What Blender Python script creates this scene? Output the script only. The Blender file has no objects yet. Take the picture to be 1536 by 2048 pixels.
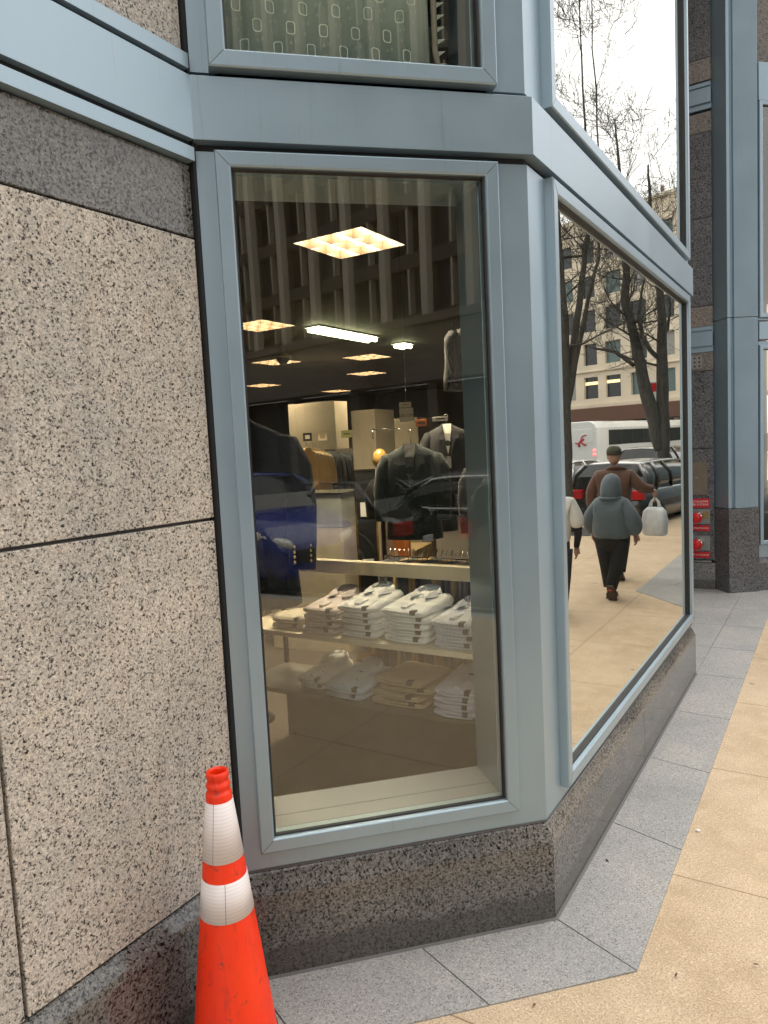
import bpy, bmesh, math, random
from mathutils import Vector, Matrix
from math import sin, cos, pi, radians
random.seed(7)
sc = bpy.context.scene
col = sc.collection

# ------------------------------------------------------------ camera, sky, sun, exposure
PITCH, ROLL, HEAD, FPX = -0.0889622, -0.0489058, -0.5615245, 1451.52
CAM = Vector((0, 0, 2.08))
_f = Vector((sin(HEAD)*cos(PITCH), cos(HEAD)*cos(PITCH), sin(PITCH)))
_r = Vector((cos(HEAD), -sin(HEAD), 0))
_u = _r.cross(_f)
RX = _r*cos(ROLL) + _u*sin(ROLL)
RY = -_r*sin(ROLL) + _u*cos(ROLL)
cd = bpy.data.cameras.new('camera')
cam = bpy.data.objects.new('camera', cd); col.objects.link(cam)
m = Matrix.Identity(4)
for i in range(3):
    m[i][0], m[i][1], m[i][2], m[i][3] = RX[i], RY[i], -_f[i], CAM[i]
cam.matrix_world = m
cd.sensor_width = 36; cd.lens = 36*FPX/2048
cd.clip_start = .05; cd.clip_end = 2000
sc.camera = cam

SUN_EL, SUN_AZ = radians(70), radians(5)      # azimuth clockwise from +y
w = bpy.data.worlds.new('World'); sc.world = w; w.use_nodes = True
nt = w.node_tree; nt.nodes.clear()
sky = nt.nodes.new('ShaderNodeTexSky'); sky.sky_type = 'NISHITA'; sky.sun_disc = False
sky.sun_elevation = SUN_EL; sky.sun_rotation = SUN_AZ
sky.air_density = 1.0; sky.dust_density = 4.0; sky.ozone_density = 1.0
hs = nt.nodes.new('ShaderNodeHueSaturation'); hs.inputs['Saturation'].default_value = .12
bg = nt.nodes.new('ShaderNodeBackground'); bg.inputs['Strength'].default_value = .15
wo = nt.nodes.new('ShaderNodeOutputWorld')
gm_ = nt.nodes.new('ShaderNodeGamma'); gm_.inputs['Gamma'].default_value = .30      # thick overcast: an almost even sky
nt.links.new(sky.outputs[0], hs.inputs['Color']); nt.links.new(hs.outputs[0], gm_.inputs['Color']); nt.links.new(gm_.outputs[0], bg.inputs['Color'])
nt.links.new(bg.outputs[0], wo.inputs['Surface'])
sl = bpy.data.lights.new('sun', 'SUN'); sl.energy = .4; sl.angle = radians(70); sl.color = (1, .96, .9)
sun = bpy.data.objects.new('sun', sl); col.objects.link(sun)
sd = Vector((sin(SUN_AZ)*cos(SUN_EL), cos(SUN_AZ)*cos(SUN_EL), sin(SUN_EL)))
sun.rotation_euler = sd.to_track_quat('Z', 'Y').to_euler()
sc.view_settings.view_transform = 'Standard'; sc.view_settings.look = 'None'
sc.view_settings.exposure = 2.84; sc.view_settings.gamma = 1
sc.cycles.max_bounces = 10; sc.cycles.transparent_max_bounces = 16; sc.cycles.glossy_bounces = 5
sc.cycles.sample_clamp_indirect = 6

# ------------------------------------------------------------ helpers
def ray(px, py): return RX*((px-768)/FPX) + RY*(-(py-1024)/FPX) + _f
def at(px, py, D): return CAM + ray(px, py)*D
def at_y(px, py, y): d = ray(px, py); return CAM + d*((y-CAM.y)/d.y)
def at_z(px, py, z): d = ray(px, py); return CAM + d*((z-CAM.z)/d.z)
K1 = Vector((-1.066, 2.8965, 0))          # corner of the metalwork between front and side window
GLASS_IN = .0
XG = K1.x - GLASS_IN
N45 = Vector((1, -1, 0))/2**.5
G1 = K1 - N45*GLASS_IN
def m2(p): return Vector((2*XG-p.x, p.y, p.z))           # where a thing stands whose mirror image is at p
def m1(p): return p - N45*(2*((p-G1).dot(N45)))

class MB:
    def __init__(s): s.v = []; s.f = []; s.sm = []
    def add(s, vs, fs, smooth=False, M=None):
        o = len(s.v)
        s.v += [tuple(M @ Vector(v)) if M else tuple(v) for v in vs]
        for f in fs: s.f.append(tuple(o+i for i in f)); s.sm.append(smooth)
        return s
    def box(s, x0, x1, y0, y1, z0, z1, M=None):
        vs = [(x, y, z) for z in (z0, z1) for y in (y0, y1) for x in (x0, x1)]
        return s.add(vs, [(0, 2, 3, 1), (4, 5, 7, 6), (0, 1, 5, 4), (2, 6, 7, 3), (0, 4, 6, 2), (1, 3, 7, 5)], M=M)
    def prism(s, poly, z0, z1, M=None, smooth=False):
        n = len(poly)
        a = sum(poly[i][0]*poly[(i+1) % n][1]-poly[(i+1) % n][0]*poly[i][1] for i in range(n))
        if a < 0: poly = poly[::-1]
        vs = [(p[0], p[1], z0) for p in poly]+[(p[0], p[1], z1) for p in poly]
        fs = [tuple(range(n-1, -1, -1)), tuple(range(n, 2*n))]
        s.add(vs, fs, False, M)
        return s.add(vs, [(i, (i+1) % n, (i+1) % n+n, i+n) for i in range(n)], smooth, M)
    def tube(s, pts, rad, n=8, smooth=True, M=None, cap=True):
        pts = [Vector(p) for p in pts]
        if not isinstance(rad, (list, tuple)): rad = [rad]*len(pts)
        vs = []; fs = []; prev = None
        for i, p in enumerate(pts):
            t = (pts[min(i+1, len(pts)-1)]-pts[max(i-1, 0)])
            t = t.normalized() if t.length > 1e-9 else Vector((0, 0, 1))
            if prev is None:
                a = Vector((1, 0, 0)) if abs(t.x) < .8 else Vector((0, 1, 0)); a = (a-t*a.dot(t)).normalized()
            else:
                a = prev-t*prev.dot(t); a = a.normalized() if a.length > 1e-6 else t.orthogonal().normalized()
            prev = a; b = t.cross(a); r = rad[i]
            rx, ry = r if isinstance(r, (list, tuple)) else (r, r)
            for k in range(n):
                c = 2*pi*k/n; vs.append(p+a*(rx*cos(c))+b*(ry*sin(c)))
        for i in range(len(pts)-1):
            for k in range(n):
                fs.append((i*n+k, i*n+(k+1) % n, (i+1)*n+(k+1) % n, (i+1)*n+k))
        s.add(vs, fs, smooth, M)
        if cap:
            o = len(pts)-1
            s.add(vs, [tuple(range(n-1, -1, -1)), tuple(o*n+k for k in range(n))], False, M)
        return s
    def lathe(s, prof, n=48, M=None, smooth=True):
        vs = [(r*cos(2*pi*k/n), r*sin(2*pi*k/n), z) for r, z in prof for k in range(n)]
        fs = [(i*n+k, i*n+(k+1) % n, (i+1)*n+(k+1) % n, (i+1)*n+k) for i in range(len(prof)-1) for k in range(n)]
        return s.add(vs, fs, smooth, M)
    def loft(s, loops, closed=True, caps=True, smooth=True, M=None):
        n = len(loops[0]); vs = [p for l in loops for p in l]; fs = []
        for i in range(len(loops)-1):
            for k in range(n if closed else n-1):
                fs.append((i*n+k, i*n+(k+1) % n, (i+1)*n+(k+1) % n, (i+1)*n+k))
        s.add(vs, fs, smooth, M)
        if caps: s.add(vs, [tuple(range(n-1, -1, -1)), tuple((len(loops)-1)*n+k for k in range(n))], False, M)
        return s
    def ell(s, c, r, n=14, m_=8, M=None):
        c = Vector(c); vs = []; fs = []
        for i in range(m_+1):
            a = -pi/2+pi*i/m_
            for k in range(n):
                b = 2*pi*k/n; vs.append((c.x+r[0]*cos(a)*cos(b), c.y+r[1]*cos(a)*sin(b), c.z+r[2]*sin(a)))
        for i in range(m_):
            for k in range(n): fs.append((i*n+k, i*n+(k+1) % n, (i+1)*n+(k+1) % n, (i+1)*n+k))
        return s.add(vs, fs, True, M)
    def sweep(s, path, prof, closed_prof=True, M=None):
        """profile of (inward offset, z) carried along a plan polyline, mitred; inward is to the left of travel"""
        path = [Vector((p[0], p[1])) for p in path]; L = []
        for i, p in enumerate(path):
            ds = []
            if i > 0: ds.append((path[i]-path[i-1]).normalized())
            if i < len(path)-1: ds.append((path[i+1]-path[i]).normalized())
            ns = [Vector((-d.y, d.x)) for d in ds]
            nn = (ns[0]+ns[-1]).normalized(); k = 1/max(.2, nn.dot(ns[0]))
            L.append([(p.x+nn.x*o*k, p.y+nn.y*o*k, z) for o, z in prof])
        return s.loft(L, closed=closed_prof, caps=closed_prof, smooth=False, M=M)
    def build(s, name, mat, parent=None, bevel=0, seg=2, sub=0):
        me = bpy.data.meshes.new(name)
        me.from_pydata([tuple(v) for v in s.v], [], s.f)
        me.polygons.foreach_set('use_smooth', s.sm); me.update()
        bm = bmesh.new(); bm.from_mesh(me); bmesh.ops.remove_doubles(bm, verts=bm.verts, dist=1e-6)
        bmesh.ops.recalc_face_normals(bm, faces=bm.faces); bm.to_mesh(me); bm.free()
        o = bpy.data.objects.new(name, me); col.objects.link(o)
        if mat: me.materials.append(mat)
        if parent: o.parent = parent
        if bevel:
            b = o.modifiers.new('bevel', 'BEVEL'); b.width = bevel; b.segments = seg; b.limit_method = 'ANGLE'; b.angle_limit = radians(35)
        if sub:
            b = o.modifiers.new('sub', 'SUBSURF'); b.levels = sub; b.render_levels = sub
        return o

def tag(o, label=None, cat=None, group=None, kind=None):
    if label: o['label'] = label
    if cat: o['category'] = cat
    if group: o['group'] = group
    if kind: o['kind'] = kind
    return o
def thing(name, label, cat, loc=(0, 0, 0), rz=0, group=None):
    o = bpy.data.objects.new(name, None); col.objects.link(o); o.location = loc; o.rotation_euler = (0, 0, rz)
    o.empty_display_size = .1
    return tag(o, label, cat, group)
def group_node(name, loc, rz, parent):
    o = bpy.data.objects.new(name, None); col.objects.link(o); o.location = loc; o.rotation_euler = (0, 0, rz); o.parent = parent
    return o
def kids(o): return [c for c in bpy.data.objects if c.parent == o]
def copy_tree(o, parent=None):
    c = o.copy(); col.objects.link(c); c.parent = parent
    for ch in kids(o): copy_tree(ch, c)
    return c

# ------------------------------------------------------------ materials
def new_mat(name):
    mt = bpy.data.materials.new(name); mt.use_nodes = True
    return mt, mt.node_tree, mt.node_tree.nodes['Principled BSDF']
def N(nt, t, **k):
    n = nt.nodes.new(t)
    for a, b in k.items():
        if a in n.inputs: n.inputs[a].default_value = b
        else: setattr(n, a, b)
    return n
def ramp(nt, fac, stops, interp='LINEAR'):
    r = nt.nodes.new('ShaderNodeValToRGB'); r.color_ramp.interpolation = interp
    els = r.color_ramp.elements
    while len(els) < len(stops): els.new(.5)
    for e, (p, c) in zip(els, stops): e.position = p; e.color = (*c, 1) if len(c) == 3 else c
    nt.links.new(fac, r.inputs[0]); return r.outputs[0]
def mixc(nt, fac, a, b, mode='MIX'):
    n = nt.nodes.new('ShaderNodeMix'); n.data_type = 'RGBA'; n.blend_type = mode
    for sock, v in ((n.inputs[0], fac), (n.inputs[6], a), (n.inputs[7], b)):
        if hasattr(v, 'default_value') and not isinstance(v, (int, float)): nt.links.new(v, sock)
        elif isinstance(v, tuple): sock.default_value = (*v, 1)
        else: sock.default_value = v
    return n.outputs[2]
def pos(nt): return nt.nodes.new('ShaderNodeNewGeometry').outputs['Position']
def objc(nt): return nt.nodes.new('ShaderNodeTexCoord').outputs['Object']
def bump(nt, bsdf, h, strength=.3, dist=.003):
    b = nt.nodes.new('ShaderNodeBump'); b.inputs['Strength'].default_value = strength; b.inputs['Distance'].default_value = dist
    nt.links.new(h, b.inputs['Height']); nt.links.new(b.outputs[0], bsdf.inputs['Normal'])
def noise(nt, vec, scale, detail=3, rough=.5, dist=0):
    n = N(nt, 'ShaderNodeTexNoise', Scale=scale, Detail=detail, Roughness=rough, Distortion=dist)
    nt.links.new(vec, n.inputs['Vector']); return n.outputs['Fac']
def plain(name, c, rough=.5, metal=0, var=.12, scale=6, coat=0, spec=None, local=True, bmp=0, bscale=200):
    """a surface of one colour with slight unevenness of colour and gloss"""
    mt, nt, b = new_mat(name)
    v = objc(nt) if local else pos(nt)
    f = noise(nt, v, scale, 4)
    lo = tuple(x*(1-var) for x in c); hi = tuple(min(1, x*(1+var)) for x in c)
    nt.links.new(ramp(nt, f, [(.3, lo), (.7, hi)]), b.inputs['Base Color'])
    nt.links.new(ramp(nt, f, [(.3, (rough*.9,)*3), (.7, (min(1, rough*1.1),)*3)]), b.inputs['Roughness'])
    b.inputs['Metallic'].default_value = metal; b.inputs['Coat Weight'].default_value = coat
    if spec is not None: b.inputs['Specular IOR Level'].default_value = spec
    if bmp: bump(nt, b, noise(nt, v, bscale, 3), bmp, .002)
    return mt
def granite(name, dark, mid, light, scale, rough, speck, tint=None, spec=.5, bmp=.25, bias=0.0, fleck=.32, dirt=True):
    """crystals of three tones, bigger dark mica flecks, slow change of tone across the slab, grime near the ground"""
    mt, nt, b = new_mat(name); p = pos(nt)
    nd = N(nt, 'ShaderNodeTexNoise', Scale=scale*.8, Detail=2); nt.links.new(p, nd.inputs['Vector'])
    wp = N(nt, 'ShaderNodeVectorMath', operation='MULTIPLY_ADD'); nt.links.new(nd.outputs['Color'], wp.inputs[0]); wp.inputs[1].default_value = (.9/scale,)*3; nt.links.new(p, wp.inputs[2])
    v = N(nt, 'ShaderNodeTexVoronoi', Scale=scale*.78); nt.links.new(wp.outputs[0], v.inputs['Vector'])
    sx = nt.nodes.new('ShaderNodeSeparateColor'); nt.links.new(v.outputs['Color'], sx.inputs[0])
    base = ramp(nt, sx.outputs[0], [(0, mid), (.28+bias, tuple(c*.78 for c in light)), (.62+bias, light), (.88, tuple(min(1, c*1.28) for c in light)), (1, tuple(min(1, c*1.45) for c in light))])
    n2 = noise(nt, p, scale*1.15, 4, .7)
    c2 = mixc(nt, .45, base, ramp(nt, n2, [(.36, tuple(c*.6 for c in mid)), (.5, light), (.64, tuple(min(1, c*1.35) for c in light))]))
    v2 = N(nt, 'ShaderNodeTexVoronoi', Scale=scale*.72); nt.links.new(wp.outputs[0], v2.inputs['Vector'])
    s2 = nt.nodes.new('ShaderNodeSeparateColor'); nt.links.new(v2.outputs['Color'], s2.inputs[0])
    fl = ramp(nt, s2.outputs[1], [(fleck-.02, (1, 1, 1)), (fleck+.02, (0, 0, 0))])
    n1 = noise(nt, p, scale*.55, 5, .62, .6)
    fl2 = mixc(nt, 1.0, fl, ramp(nt, n1, [(.42, (1, 1, 1)), (.56, (.15, .15, .15))]), 'MULTIPLY')
    c1 = mixc(nt, fl2, c2, dark)
    spk = ramp(nt, n1, [(speck-.04, (1, 1, 1)), (speck+.03, (0, 0, 0))])
    c1 = mixc(nt, spk, c1, dark)
    oi = nt.nodes.new('ShaderNodeObjectInfo'); c1 = mixc(nt, 1.0, c1, ramp(nt, oi.outputs['Random'], [(0, (.88, .89, .90)), (1, (1.08, 1.06, 1.03))]), 'MULTIPLY')     # slabs differ in tone
    n3 = noise(nt, p, 1.7, 5, .62)
    c3 = mixc(nt, 1.0, c1, ramp(nt, n3, [(.3, (.76, .77, .80)), (.72, (1.1, 1.06, 1.02))]), 'MULTIPLY')
    if tint:
        n4 = noise(nt, p, 9, 4); c3 = mixc(nt, ramp(nt, n4, [(.48, (0, 0, 0)), (.74, (.45, .45, .45))]), c3, mixc(nt, 1.0, c3, tint, 'MULTIPLY'))
    if dirt:
        sz = nt.nodes.new('ShaderNodeSeparateXYZ'); nt.links.new(p, sz.inputs[0])
        mp = N(nt, 'ShaderNodeMapping'); mp.inputs['Scale'].default_value = (7, 7, .5); nt.links.new(p, mp.inputs['Vector'])
        st = noise(nt, mp.outputs[0], 1.3, 5, .65)
        c3 = mixc(nt, ramp(nt, st, [(.56, (0, 0, 0)), (.78, (.32, .32, .32))]), c3, (.075, .068, .058))
        gr = N(nt, 'ShaderNodeMath', operation='MULTIPLY_ADD'); nt.links.new(n3, gr.inputs[0]); gr.inputs[1].default_value = -.22; nt.links.new(sz.outputs['Z'], gr.inputs[2])
        c3 = mixc(nt, ramp(nt, gr.outputs[0], [(-.10, (.6, .6, .6)), (.03, (0, 0, 0))]), c3, (.06, .055, .048))
    nt.links.new(c3, b.inputs['Base Color'])
    nt.links.new(ramp(nt, n3, [(.3, (rough*.8,)*3), (.7, (min(1, rough*1.25),)*3)]), b.inputs['Roughness']); b.inputs['Specular IOR Level'].default_value = spec
    if bmp: bump(nt, b, n1, bmp, .003)
    return mt
def emis(name, c, s, grid=None):
    mt, nt, b = new_mat(name)
    b.inputs['Base Color'].default_value = (.5, .5, .5, 1); b.inputs['Emission Color'].default_value = (*c, 1)
    b.inputs['Emission Strength'].default_value = s
    return mt
def glass(name, r0, tint):
    """window glass: mirror share grows towards grazing angles, the rest passes through, tinted"""
    mt, nt, b = new_mat(name); nt.nodes.remove(b); out = nt.nodes['Material Output']
    g = nt.nodes.new('ShaderNodeNewGeometry')
    d = N(nt, 'ShaderNodeVectorMath', operation='DOT_PRODUCT'); nt.links.new(g.outputs['Incoming'], d.inputs[0]); nt.links.new(g.outputs['Normal'], d.inputs[1])
    def mth(op, a, b_=None):
        n = N(nt, 'ShaderNodeMath', operation=op)
        for s_, v in zip(n.inputs, (a, b_)):
            if v is None: continue
            if isinstance(v, (int, float)): s_.default_value = v
            else: nt.links.new(v, s_)
        return n.outputs[0]
    c = mth('ABSOLUTE', d.outputs['Value']); k = mth('POWER', mth('SUBTRACT', 1.0, c), 5.0)
    F = mth('ADD', mth('MULTIPLY', k, 1-r0), r0)
    F = mth('MULTIPLY', F, mth('SUBTRACT', 1.0, g.outputs['Backfacing']))
    tr = nt.nodes.new('ShaderNodeBsdfTransparent'); tr.inputs[0].default_value = (*tint, 1)
    gl = nt.nodes.new('ShaderNodeBsdfGlossy'); gl.inputs['Roughness'].default_value = 0; gl.inputs[0].default_value = (1, .985, .91, 1)
    # large faint waviness of the sheet
    nb = noise(nt, pos(nt), .9, 1, .3)
    bp = nt.nodes.new('ShaderNodeBump'); bp.inputs['Strength'].default_value = .12; bp.inputs['Distance'].default_value = .012
    nt.links.new(nb, bp.inputs['Height']); nt.links.new(bp.outputs[0], gl.inputs['Normal'])
    mx = nt.nodes.new('ShaderNodeMixShader')
    nt.links.new(F, mx.inputs[0]); nt.links.new(tr.outputs[0], mx.inputs[1]); nt.links.new(gl.outputs[0], mx.inputs[2])
    nt.links.new(mx.outputs[0], out.inputs['Surface'])
    return mt

M = {}
M['granite_light'] = granite('sandblasted granite', (.035, .032, .029), (.325, .305, .272), (.56, .528, .472), 205, .8, .385, (1.06, .96, .90), .3, .6, .0, .26)
M['granite_dark'] = granite('polished dark granite', (.009, .009, .0085), (.075, .072, .066), (.20, .195, .182), 175, .13, .42, None, .5, .0, .12, .36)
M['granite_grey'] = granite('honed grey granite', (.03, .03, .032), (.15, .145, .14), (.31, .30, .29), 180, .25, .38, None, .5, .0)
M['granite_far'] = granite('dark flamed granite', (.012, .012, .014), (.07, .07, .075), (.20, .20, .205), 120, .3, .42, None, .5, .1, .1, .3, False)
M['granite_farlight'] = granite('brown grey granite', (.05, .045, .04), (.17, .15, .13), (.3, .27, .24), 120, .6, .36, None, .4, .1, .0, .2, False)
M['paver'] = granite('flamed grey granite paving', (.15, .147, .143), (.297, .29, .276), (.405, .393, .37), 250, .8, .31, None, .3, .4, .0, .16, False)
def metal_paint():
    mt, nt, b = new_mat('blue grey metallic paint'); p = pos(nt)
    f = noise(nt, p, 3, 5, .6)
    mp = N(nt, 'ShaderNodeMapping'); mp.inputs['Scale'].default_value = (9, 9, .7); nt.links.new(p, mp.inputs['Vector'])
    st = noise(nt, mp.outputs[0], 1.6, 5, .65)
    c = ramp(nt, f, [(.3, (.262, .362, .428)), (.7, (.29, .395, .462))])
    c = mixc(nt, ramp(nt, st, [(.55, (0, 0, 0)), (.8, (.22, .22, .22))]), c, (.34, .37, .385))
    nt.links.new(c, b.inputs['Base Color'])
    b.inputs['Coat Weight'].default_value = .6; b.inputs['Coat Roughness'].default_value = .34; b.inputs['Coat IOR'].default_value = 1.9
    b.inputs['Metallic'].default_value = .4
    fd = noise(nt, p, 140, 3, .7); c = mixc(nt, ramp(nt, fd, [(.64, (0, 0, 0)), (.74, (.35, .35, .35))]), c, (.36, .37, .36))
    sc2 = N(nt, 'ShaderNodeMapping'); sc2.inputs['Scale'].default_value = (26, 26, 1.1); nt.links.new(p, sc2.inputs['Vector'])
    dr = noise(nt, sc2.outputs[0], 1.2, 6, .7); c = mixc(nt, ramp(nt, dr, [(.60, (0, 0, 0)), (.72, (.30, .30, .30))]), c, (.13, .14, .14))
    nt.links.new(c, b.inputs['Base Color'])
    bump(nt, b, noise(nt, p, 4.5, 2, .4), .10, .012)
    nt.links.new(ramp(nt, f, [(.3, (.34,)*3), (.7, (.44,)*3)]), b.inputs['Roughness'])
    return mt
M['metal'] = metal_paint()
M['gasket'] = plain('black rubber gasket', (.012, .012, .012), .5)
M['groove'] = plain('joint shade and seam black', (.016, .018, .019), .7)  # black puts the shade of the fascia joints into the colour; also seams
M['sealant'] = plain('grey joint sealant', (.11, .105, .10), .7, local=False)
M['glass_front'] = glass('clear shop glass', .125, (.93, .95, .92))
M['glass_side'] = glass('reflective shop glass', .80, (.6, .62, .58))
M['orange'] = plain('orange cone plastic', (.93, .036, .002), .42, var=.05, scale=10)
def cone_mat():
    mt, nt, b = new_mat('orange cone plastic'); p = objc(nt)
    c = ramp(nt, noise(nt, p, 7, 4), [(.3, (.90, .032, .003)), (.7, (.97, .045, .003))])
    mp = N(nt, 'ShaderNodeMapping'); mp.inputs['Scale'].default_value = (30, 30, 5); nt.links.new(p, mp.inputs['Vector'])
    c = mixc(nt, ramp(nt, noise(nt, mp.outputs[0], 1.5, 5, .7), [(.54, (0, 0, 0)), (.68, (.5, .5, .5))]), c, (.42, .03, .01))
    c = mixc(nt, ramp(nt, noise(nt, p, 26, 3, .6), [(.63, (0, 0, 0)), (.72, (.6, .6, .6))]), c, (.18, .05, .03))
    nt.links.new(c, b.inputs['Base Color']); nt.links.new(ramp(nt, noise(nt, p, 12, 4), [(.3, (.35,)*3), (.7, (.6,)*3)]), b.inputs['Roughness'])
    return mt
M['orange'] = cone_mat()
M['rubber'] = plain('black rubber', (.02, .02, .02), .7)
def collar_mat():
    mt, nt, b = new_mat('white reflective sheeting'); p = objc(nt)
    sp = nt.nodes.new('ShaderNodeSeparateXYZ'); nt.links.new(p, sp.inputs[0])
    wv = N(nt, 'ShaderNodeTexWave', Scale=26, Distortion=.4); wv.bands_direction = 'Z'; nt.links.new(p, wv.inputs['Vector'])
    c = ramp(nt, wv.outputs['Fac'], [(.0, (.74, .66, .64)), (.6, (.80, .74, .72))])
    n1 = noise(nt, p, 16, 3, .6); c = mixc(nt, ramp(nt, n1, [(.66, (0, 0, 0)), (.74, (.6, .6, .6))]), c, (.5, .44, .42))
    nt.links.new(c, b.inputs['Base Color']); b.inputs['Roughness'].default_value = .4
    return mt
M['collar'] = collar_mat()
def tan_mat():
    mt, nt, b = new_mat('tan exposed aggregate concrete'); p = pos(nt)
    n1 = noise(nt, p, 1.1, 5, .6); n2 = noise(nt, p, 130, 4, .7); n3 = noise(nt, p, 7, 5, .65); n5 = noise(nt, p, 60, 4, .7)
    c = ramp(nt, n1, [(.3, (.41, .298, .182)), (.7, (.525, .405, .275))])
    c = mixc(nt, ramp(nt, n3, [(.45, (0, 0, 0)), (.75, (.6, .6, .6))]), c, (.60, .46, .31))
    c = mixc(nt, .8, c, mixc(nt, 1.0, c, ramp(nt, n2, [(.36, (.5, .45, .40)), (.5, (1, 1, 1)), (.64, (1.32, 1.32, 1.3))]), 'MULTIPLY'))
    c = mixc(nt, ramp(nt, n5, [(.58, (0, 0, 0)), (.66, (.7, .7, .7))]), c, (.72, .61, .47))
    c = mixc(nt, ramp(nt, noise(nt, p, .55, 6, .7, .5), [(.52, (0, 0, 0)), (.68, (.38, .38, .38))]), c, (.33, .22, .125))
    c = mixc(nt, ramp(nt, noise(nt, p, 3.1, 3, .5), [(.70, (0, 0, 0)), (.73, (.5, .5, .5))]), c, (.24, .17, .11))
    vg = N(nt, 'ShaderNodeTexVoronoi', Scale=2.3); nt.links.new(p, vg.inputs['Vector'])
    c = mixc(nt, ramp(nt, vg.outputs['Distance'], [(.045, (.6, .6, .6)), (.06, (0, 0, 0))]), c, (.16, .13, .10))
    sp = nt.nodes.new('ShaderNodeSeparateXYZ'); nt.links.new(p, sp.inputs[0])
    fac = None
    for ax, step, off in (('Y', 1.265, .35), ('X', 1.45, -.05)):
        a = N(nt, 'ShaderNodeMath', operation='ADD'); nt.links.new(sp.outputs[ax], a.inputs[0]); a.inputs[1].default_value = off+100*step
        md = N(nt, 'ShaderNodeMath', operation='MODULO'); nt.links.new(a.outputs[0], md.inputs[0]); md.inputs[1].default_value = step
        lt = N(nt, 'ShaderNodeMath', operation='LESS_THAN'); nt.links.new(md.outputs[0], lt.inputs[0]); lt.inputs[1].default_value = .008
        if fac is None: fac = lt.outputs[0]
        else:
            mx = N(nt, 'ShaderNodeMath', operation='MAXIMUM'); nt.links.new(fac, mx.inputs[0]); nt.links.new(lt.outputs[0], mx.inputs[1]); fac = mx.outputs[0]
    c = mixc(nt, fac, c, (.26, .17, .10))
    nt.links.new(c, b.inputs['Base Color']); b.inputs['Roughness'].default_value = .8
    bump(nt, b, n2, .35, .003); return mt
M['tan'] = tan_mat()
M['asphalt'] = plain('asphalt', (.055, .055, .058), .8, var=.3, scale=40, local=False, bmp=.4, bscale=300)
M['kerb'] = plain('granite kerb', (.34, .33, .31), .7, var=.2, scale=60, local=False)

# ------------------------------------------------------------ ground, road, pavements
def struct(o): return tag(o, kind='structure')
o = MB().add([(-400, -400, -.17), (400, -400, -.17), (400, 400, -.17), (-400, 400, -.17)], [(0, 1, 2, 3)]).build('ground', M['asphalt']); struct(o)
o = MB().box(-20, 3.85, -45, 75, -.3, 0).build('sidewalk', M['tan']); struct(o)
o = MB().box(3.853, 4.05, -45, 75, -.3, .003).build('kerb', M['kerb'], bevel=.015); struct(o)
# far pavement across the street
o = MB().box(17.5, 60, -60, 90, -.3, -.01).build('far_pavement', plain('grey concrete', (.16, .15, .14), .8, scale=2, local=False)); struct(o)
o = MB().box(4.9, 5.0, -45, 75, -.2, -.166).box(10.5, 10.62, -45, 75, -.2, -.166).box(10.75, 10.87, -45, 75, -.2, -.166).build('lane_marking', plain('road paint', (.7, .66, .5), .7, scale=30, local=False)); struct(o)

PL = [(-1.95, -8), (-1.95, 1.956), (-1.03, 2.876), (-1.03, 6.56), (-1.92, 7.45), (-1.92, 10.15)]
# paving band in single slabs with open joints
def inset_pt(i, off):
    pass
band = MB()
B0 = [Vector(p) for p in PL]
def off_path(path, o_):
    path = [Vector(p) for p in path]; R_ = []
    for i, p in enumerate(path):
        ds = []
        if i > 0: ds.append((path[i]-path[i-1]).normalized())
        if i < len(path)-1: ds.append((path[i+1]-path[i]).normalized())
        ns = [Vector((d.y, -d.x)) for d in ds]; nn = (ns[0]+ns[-1]).normalized(); k = 1/max(.2, nn.dot(ns[0]))
        R_.append(p+nn*(o_*k))
    return R_
B1 = off_path(PL, .378)
def slab(a, b, c, d, g=.0035):
    cx = sum((Vector(q) for q in (a, b, c, d)), Vector((0, 0)))/4
    poly = [Vector(q)+(cx-Vector(q)).normalized()*g for q in (a, b, c, d)]
    band.prism([tuple(q) for q in poly], -.05, .006)
def strip(p0, p1, q0, q1, cuts):
    cuts = [0]+cuts+[1]
    for t0, t1 in zip(cuts, cuts[1:]):
        slab(p0.lerp(p1, t0), p0.lerp(p1, t1), q0.lerp(q1, t1), q0.lerp(q1, t0))
strip(B0[0], B0[1], B1[0], B1[1], [i/11 for i in range(1, 11)])
strip(B0[1], B0[2], B1[1], B1[2], [.53])
y0 = B0[2].y
e = Vector((-.652, 6.56))
cut = [(3.79-y0)/(6.56-y0), (4.70-y0)/(6.56-y0), (5.61-y0)/(6.56-y0)]
strip(B0[2], B0[3], B1[2], e, cut)
# beyond the bay the same grey slabs fill the recess up to the next bay
xs = [-1.92, -1.03, -.652]; ys = [6.56, 7.45, 8.35, 9.2, 10.1]
for j in range(len(ys)-1):
    if j > 0: slab((-2.6, ys[j]), (-1.03, ys[j]), (-1.03, ys[j+1]), (-2.6, ys[j+1]))
    else: slab((-1.92, 7.45), (-1.03, 6.56), (-1.03, 7.45), (-1.03, 7.45))
    slab((-1.03, ys[j]), (-.652, ys[j]), (-.652, ys[j+1]), (-1.03, ys[j+1]))
for pp in ([(-2.6, 10.1), (-.652, 10.1), (-.652, 10.9), (-2.6, 10.9)], [(-.652, 9.0), (.15, 9.85), (-.25, 10.4), (-.652, 10.0)], [(.15, 9.85), (.15, 10.75), (-.3, 10.75), (-.25, 10.4)], [(-.652, 10.0), (-.25, 10.4), (-.3, 10.75), (-.652, 10.75)]):
    slab(*pp)
for j in range(24): slab((-.3, 10.75+j*.915), (.15, 10.75+j*.915), (.15, 10.75+(j+1)*.915), (-.3, 10.75+(j+1)*.915))
struct(band.build('paver_band', M['paver']))
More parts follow.
